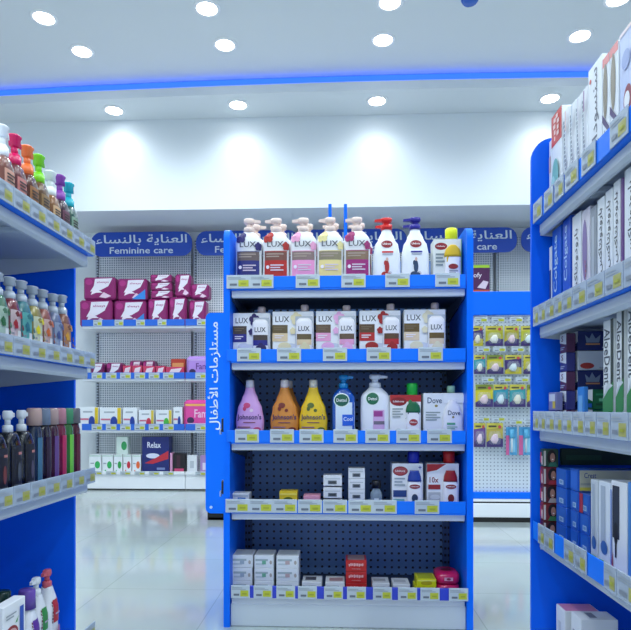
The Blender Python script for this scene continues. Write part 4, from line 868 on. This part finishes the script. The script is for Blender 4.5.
# ======================= BABY GONDOLA =======================
CY = 4.87
cl, cr = xx(206, CY), xx(590, CY)
B = thing('baby_gondola', ((cl+cr)/2, CY+.2, 0), 'lower blue and white display of baby goods behind the middle display', 'shelving unit'); B.name = 'display_shelf'
bl = tuple(v/K for v in B.location)
zt = zz(313, cl, CY)
poly = []; w0, w1 = cl, xx(226, CY); r = .045
zbm = zz(513, cl, CY)
for (qx, qz, a0) in ((w1-.01, zt-.01, 0), (w0+r, zt-r, 90), (w0+r, zbm+r, 180), (w1-.01, zbm+.01, 270)):
    rr = r if a0 in (90, 180) else .01
    for s in range(7): a = math.radians(a0+s*15); poly.append((qx+rr*math.cos(a), qz+rr*math.sin(a)))
m = MB(); m.prism(poly, lambda u, v, o: (u, o, v), CY-.015, CY, BLUE); m.decal([EL(w0+.045, zbm+.05, .012, .012, '#b8d4f4')], lambda u, v, o: (u, CY-.015-o, v)); m.decal([T(arabic('مستلزمات الأطفال'), (xx(214.5, CY)), zz(376, -.8, CY), .105, .88, mat('#dfeaf6', .4), 1)], lambda u, v, o: (u, CY-.016-o, v)); build(m, 'sign_board', B, absolute=True, root=B)
zh0, zh1 = zz(315.5, .8, CY), zz(292, .8, CY)
gx0 = xx(232, CY)
m = MB(); m.box(gx0, cr, CY-.01, CY+.02, zh0, zh1, BLUE, .004); build(m, 'header_board', B, absolute=True, root=B)
bpeg = pegmat('#d2dbe2', '#7e8c9c', .029, .0055)
m = MB(); m.box(gx0, cr, CY+.03, CY+.045, .12, zh0, bpeg); build(m, 'back_panel', B, absolute=True, root=B)
m = MB(); m.box(gx0, cr, CY-.0, CY+.045, zz(498.5, .8, CY), zz(492, .8, CY), BLUE, .002); build(m, 'blue_strip', B, absolute=True, root=B)
m = MB(); m.box(gx0, cr, CY-.005, CY+.4, zz(517, .8, CY), zz(503, .8, CY), WHITE, .004); m.box(gx0, cr, CY+.01, CY+.4, zz(503, .8, CY), zz(501.3, .8, CY), BLACK); m.box(gx0, cr, CY, CY+.4, zz(501.3, .8, CY), zz(498.6, .8, CY), WHITE); m.box(gx0+.01, cr-.01, CY+.01, CY+.39, 0, zz(517, .8, CY), BLACK); build(m, 'base_plinth', B, absolute=True, root=B)
m = MB(); m.box(w0+.012, w1, CY+.002, CY+.03, .0, zbm+.02, BLACK); m.box(w0+.012, w1+.1, CY+.002, CY+.3, .0, .02, BLACK); build(m, 'foot', B, absolute=True, root=B)
m = MB(); m.box(gx0, gx0+.03, CY+.045, CY+.4, .05, zh0, BLUE); build(m, 'side_panel', B, absolute=True, root=B)
# small clips on the gondola's left side
for py in (425, 487):
    x = GL; zc = zz(py, x, GY+.05); m = MB(); m.box(x-.02, x-.0005, GY+.04, GY+.06, zc-.03, zc+.03, mat('#1c2430', .3), .004); m.box(x-.026, x-.02, GY+.035, GY+.06, zc-.04, zc-.015, mat('#b8c8d4', .2), .002); build(m, 'panel_clip', G, absolute=True, root=G)
YL_, TL_, PK, PU = '#cfc22a', '#3aa0a8', '#c05a88', '#3c2a6a'
rows = [(326, 346, [(472, 483, PU), (485.5, 503, '#b8b428'), (504.5, 519, '#b4a82c'), (521, 537, '#c0c030')]), (355, 374, [(474, 485.5, '#3a98a4'), (487, 503.5, YL_), (505, 521.5, PU), (523.5, 537, '#c2b828')]), (384.5, 407, [(475.5, 493, YL_), (493.5, 508, '#2f94a8'), (509.5, 525.5, '#3a9aa0'), (527, 540, YL_)])]
gH = 'hanging baby accessory packs on the pegboard'
rn = ['top row', 'second row', 'third row', 'bottom row']; cn = ['leftmost', 'second', 'third', 'rightmost']
def hook(px, py, wtag):
    x = xx(px, CY+.02); z = zz(py, x, CY); m = MB(); m.tube([(x, CY+.03, z), (x, CY-.1, z), (x, CY-.11, z+.012)], .004, mat('#b8c2ca', .25, metal=.8)); h_ = build(m, 'hook', B, absolute=True, root=B)
    tag(h_, bl, (x, CY-.105, z+.012), wtag, .04); return x, z
def blister(px0, px1, py0, py1, c, lab, inner):
    Y = CY-.045; x0, x1 = xx(px0, Y), xx(px1, Y); w = x1-x0; z0, z1 = zz(py1, x0, Y), zz(py0, x0, Y); h = z1-z0; cx = (x0+x1)/2
    hook((px0+px1)/2, py0-.5, .1)
    t = thing('blister_pack', (cx, Y, z0), lab, 'hanging pack', gH)
    m = MB(); m.box(-w/2, w/2, 0, .004, 0, h, mat(c, .4), .001); m.decal([P([(0, 0), (1, 0), (1, .34), (.5, .42), (0, .2)], PU if c != PU else '#c0b42c'), P([(0, .74), (1, .82), (1, 1), (0, 1)], '#d8cc50' if c != YL_ else '#8a9a3a'), R(.12, .82, .6, .9, '#5a5030'), EL(.8, .84, .1, .07, '#d04a50')], lambda u, v, o: ((u-.5)*w, -o, v*h)); build(m, 'card', t)
    m = MB(); m.loft([(h*.1, w*.2, .008, 3, 0, -.002), (h*.15, w*.36, .02, 3, 0, -.002), (h*.5, w*.38, .026, 3, 0, -.002), (h*.66, w*.3, .012, 3, 0, -.002)], mat('#e6eef2', .08, alpha=.18), 18); bb = build(m, 'bubble', t)
    m = MB(); m.loft([(h*.15, w*.12, .008, 2, 0, -.004), (h*.3, w*.25, .014, 2, -w*.03, -.004), (h*.42, w*.2, .012, 2, 0, -.004), (h*.55, w*.1, .008, 2, w*.04, -.004)], mat(inner, .3), 14); build(m, 'teether', bb)
inn = ['#e8e0c8', '#f0ece0', '#e8c8d0', '#d8e8ec']
for r_, (p0, p1, lst) in enumerate(rows):
    for c_, (a, b_, c) in enumerate(lst):
        cname = {PU: 'purple', '#b8b428': 'olive yellow', '#b4a82c': 'mustard', '#c0c030': 'lime yellow', '#3a98a4': 'teal', YL_: 'yellow', '#c2b828': 'mustard yellow', '#2f94a8': 'teal blue', '#3a9aa0': 'sea green'}[c]
        blister(a, b_, p0, p1, c, '%s carded baby pack, %s in the %s of the pegboard' % (cname, cn[c_], rn[r_]), inn[(r_+c_) % 4])
for i, (a, b_) in enumerate(((474, 485.5), (486.5, 503))):
    blister(a, b_, 423, 447, ['#6a4a8a', '#b8a84a'][i], '%s carded pacifier pack, %s in the bottom row of the pegboard' % (['violet', 'tan yellow'][i], cn[i]), '#e8c8d8')
for i, (a, b_) in enumerate(((506, 517), (519, 532.5))):
    Y = CY-.04; x0, x1 = xx(a, Y), xx(b_, Y); z0, z1 = zz(455, x0, Y), zz(427, x0, Y); h = z1-z0; w = x1-x0
    hook((a+b_)/2, 425.5, .1)
    t = thing('baby_brush_pack', ((x0+x1)/2, Y, z0), 'long carded baby brush in blue and pink, %s of two in the bottom row' % ['left', 'right'][i], 'hanging pack', gH)
    m = MB(); m.box(-w/2, w/2, 0, .004, 0, h, mat('#4a9ac8', .4), .001); m.decal([R(.0, .0, .3, .7, '#c85a90'), R(.35, .1, .85, .6, '#8ac4e0')], lambda u, v, o: ((u-.5)*w, -o, v*h)); build(m, 'card', t)
    m = MB(); m.tube([(0, -.008, h*.1), (0, -.01, h*.5), (0, -.012, h*.9)], .008, mat('#d8e4ea', .3)); m.loft([(h*.6, .014, .01, 2, 0, -.012), (h*.7, .02, .012, 2, 0, -.012), (h*.92, .018, .012, 2, 0, -.012)], mat('#5ab0d8', .3), 12); build(m, 'brush', t)

# ======================= LIGHT, WORLD, CAMERA =======================
w = bpy.data.worlds.new('ambient_fill'); scene.world = w; w.use_nodes = True  # soft fill light added through the open front of the room
bg = w.node_tree.nodes['Background']; bg.inputs[0].default_value = (.74, .88, 1, 1); bg.inputs[1].default_value = .6
cam = bpy.data.cameras.new('camera'); co = bpy.data.objects.new('camera', cam); COL.objects.link(co)
cam.sensor_fit = 'HORIZONTAL'; cam.sensor_width = 36; cam.lens = 36*F/631; cam.shift_y = (408-315)/631; cam.clip_start = .05
co.location = (0, 0, EYE*K); co.rotation_euler = (PI/2, 0, YAW)
scene.camera = co
vs = scene.view_settings
vs.view_transform = 'Standard'; vs.look = 'None'; vs.gamma = 1; vs.use_curve_mapping = False; vs.exposure = 0.55
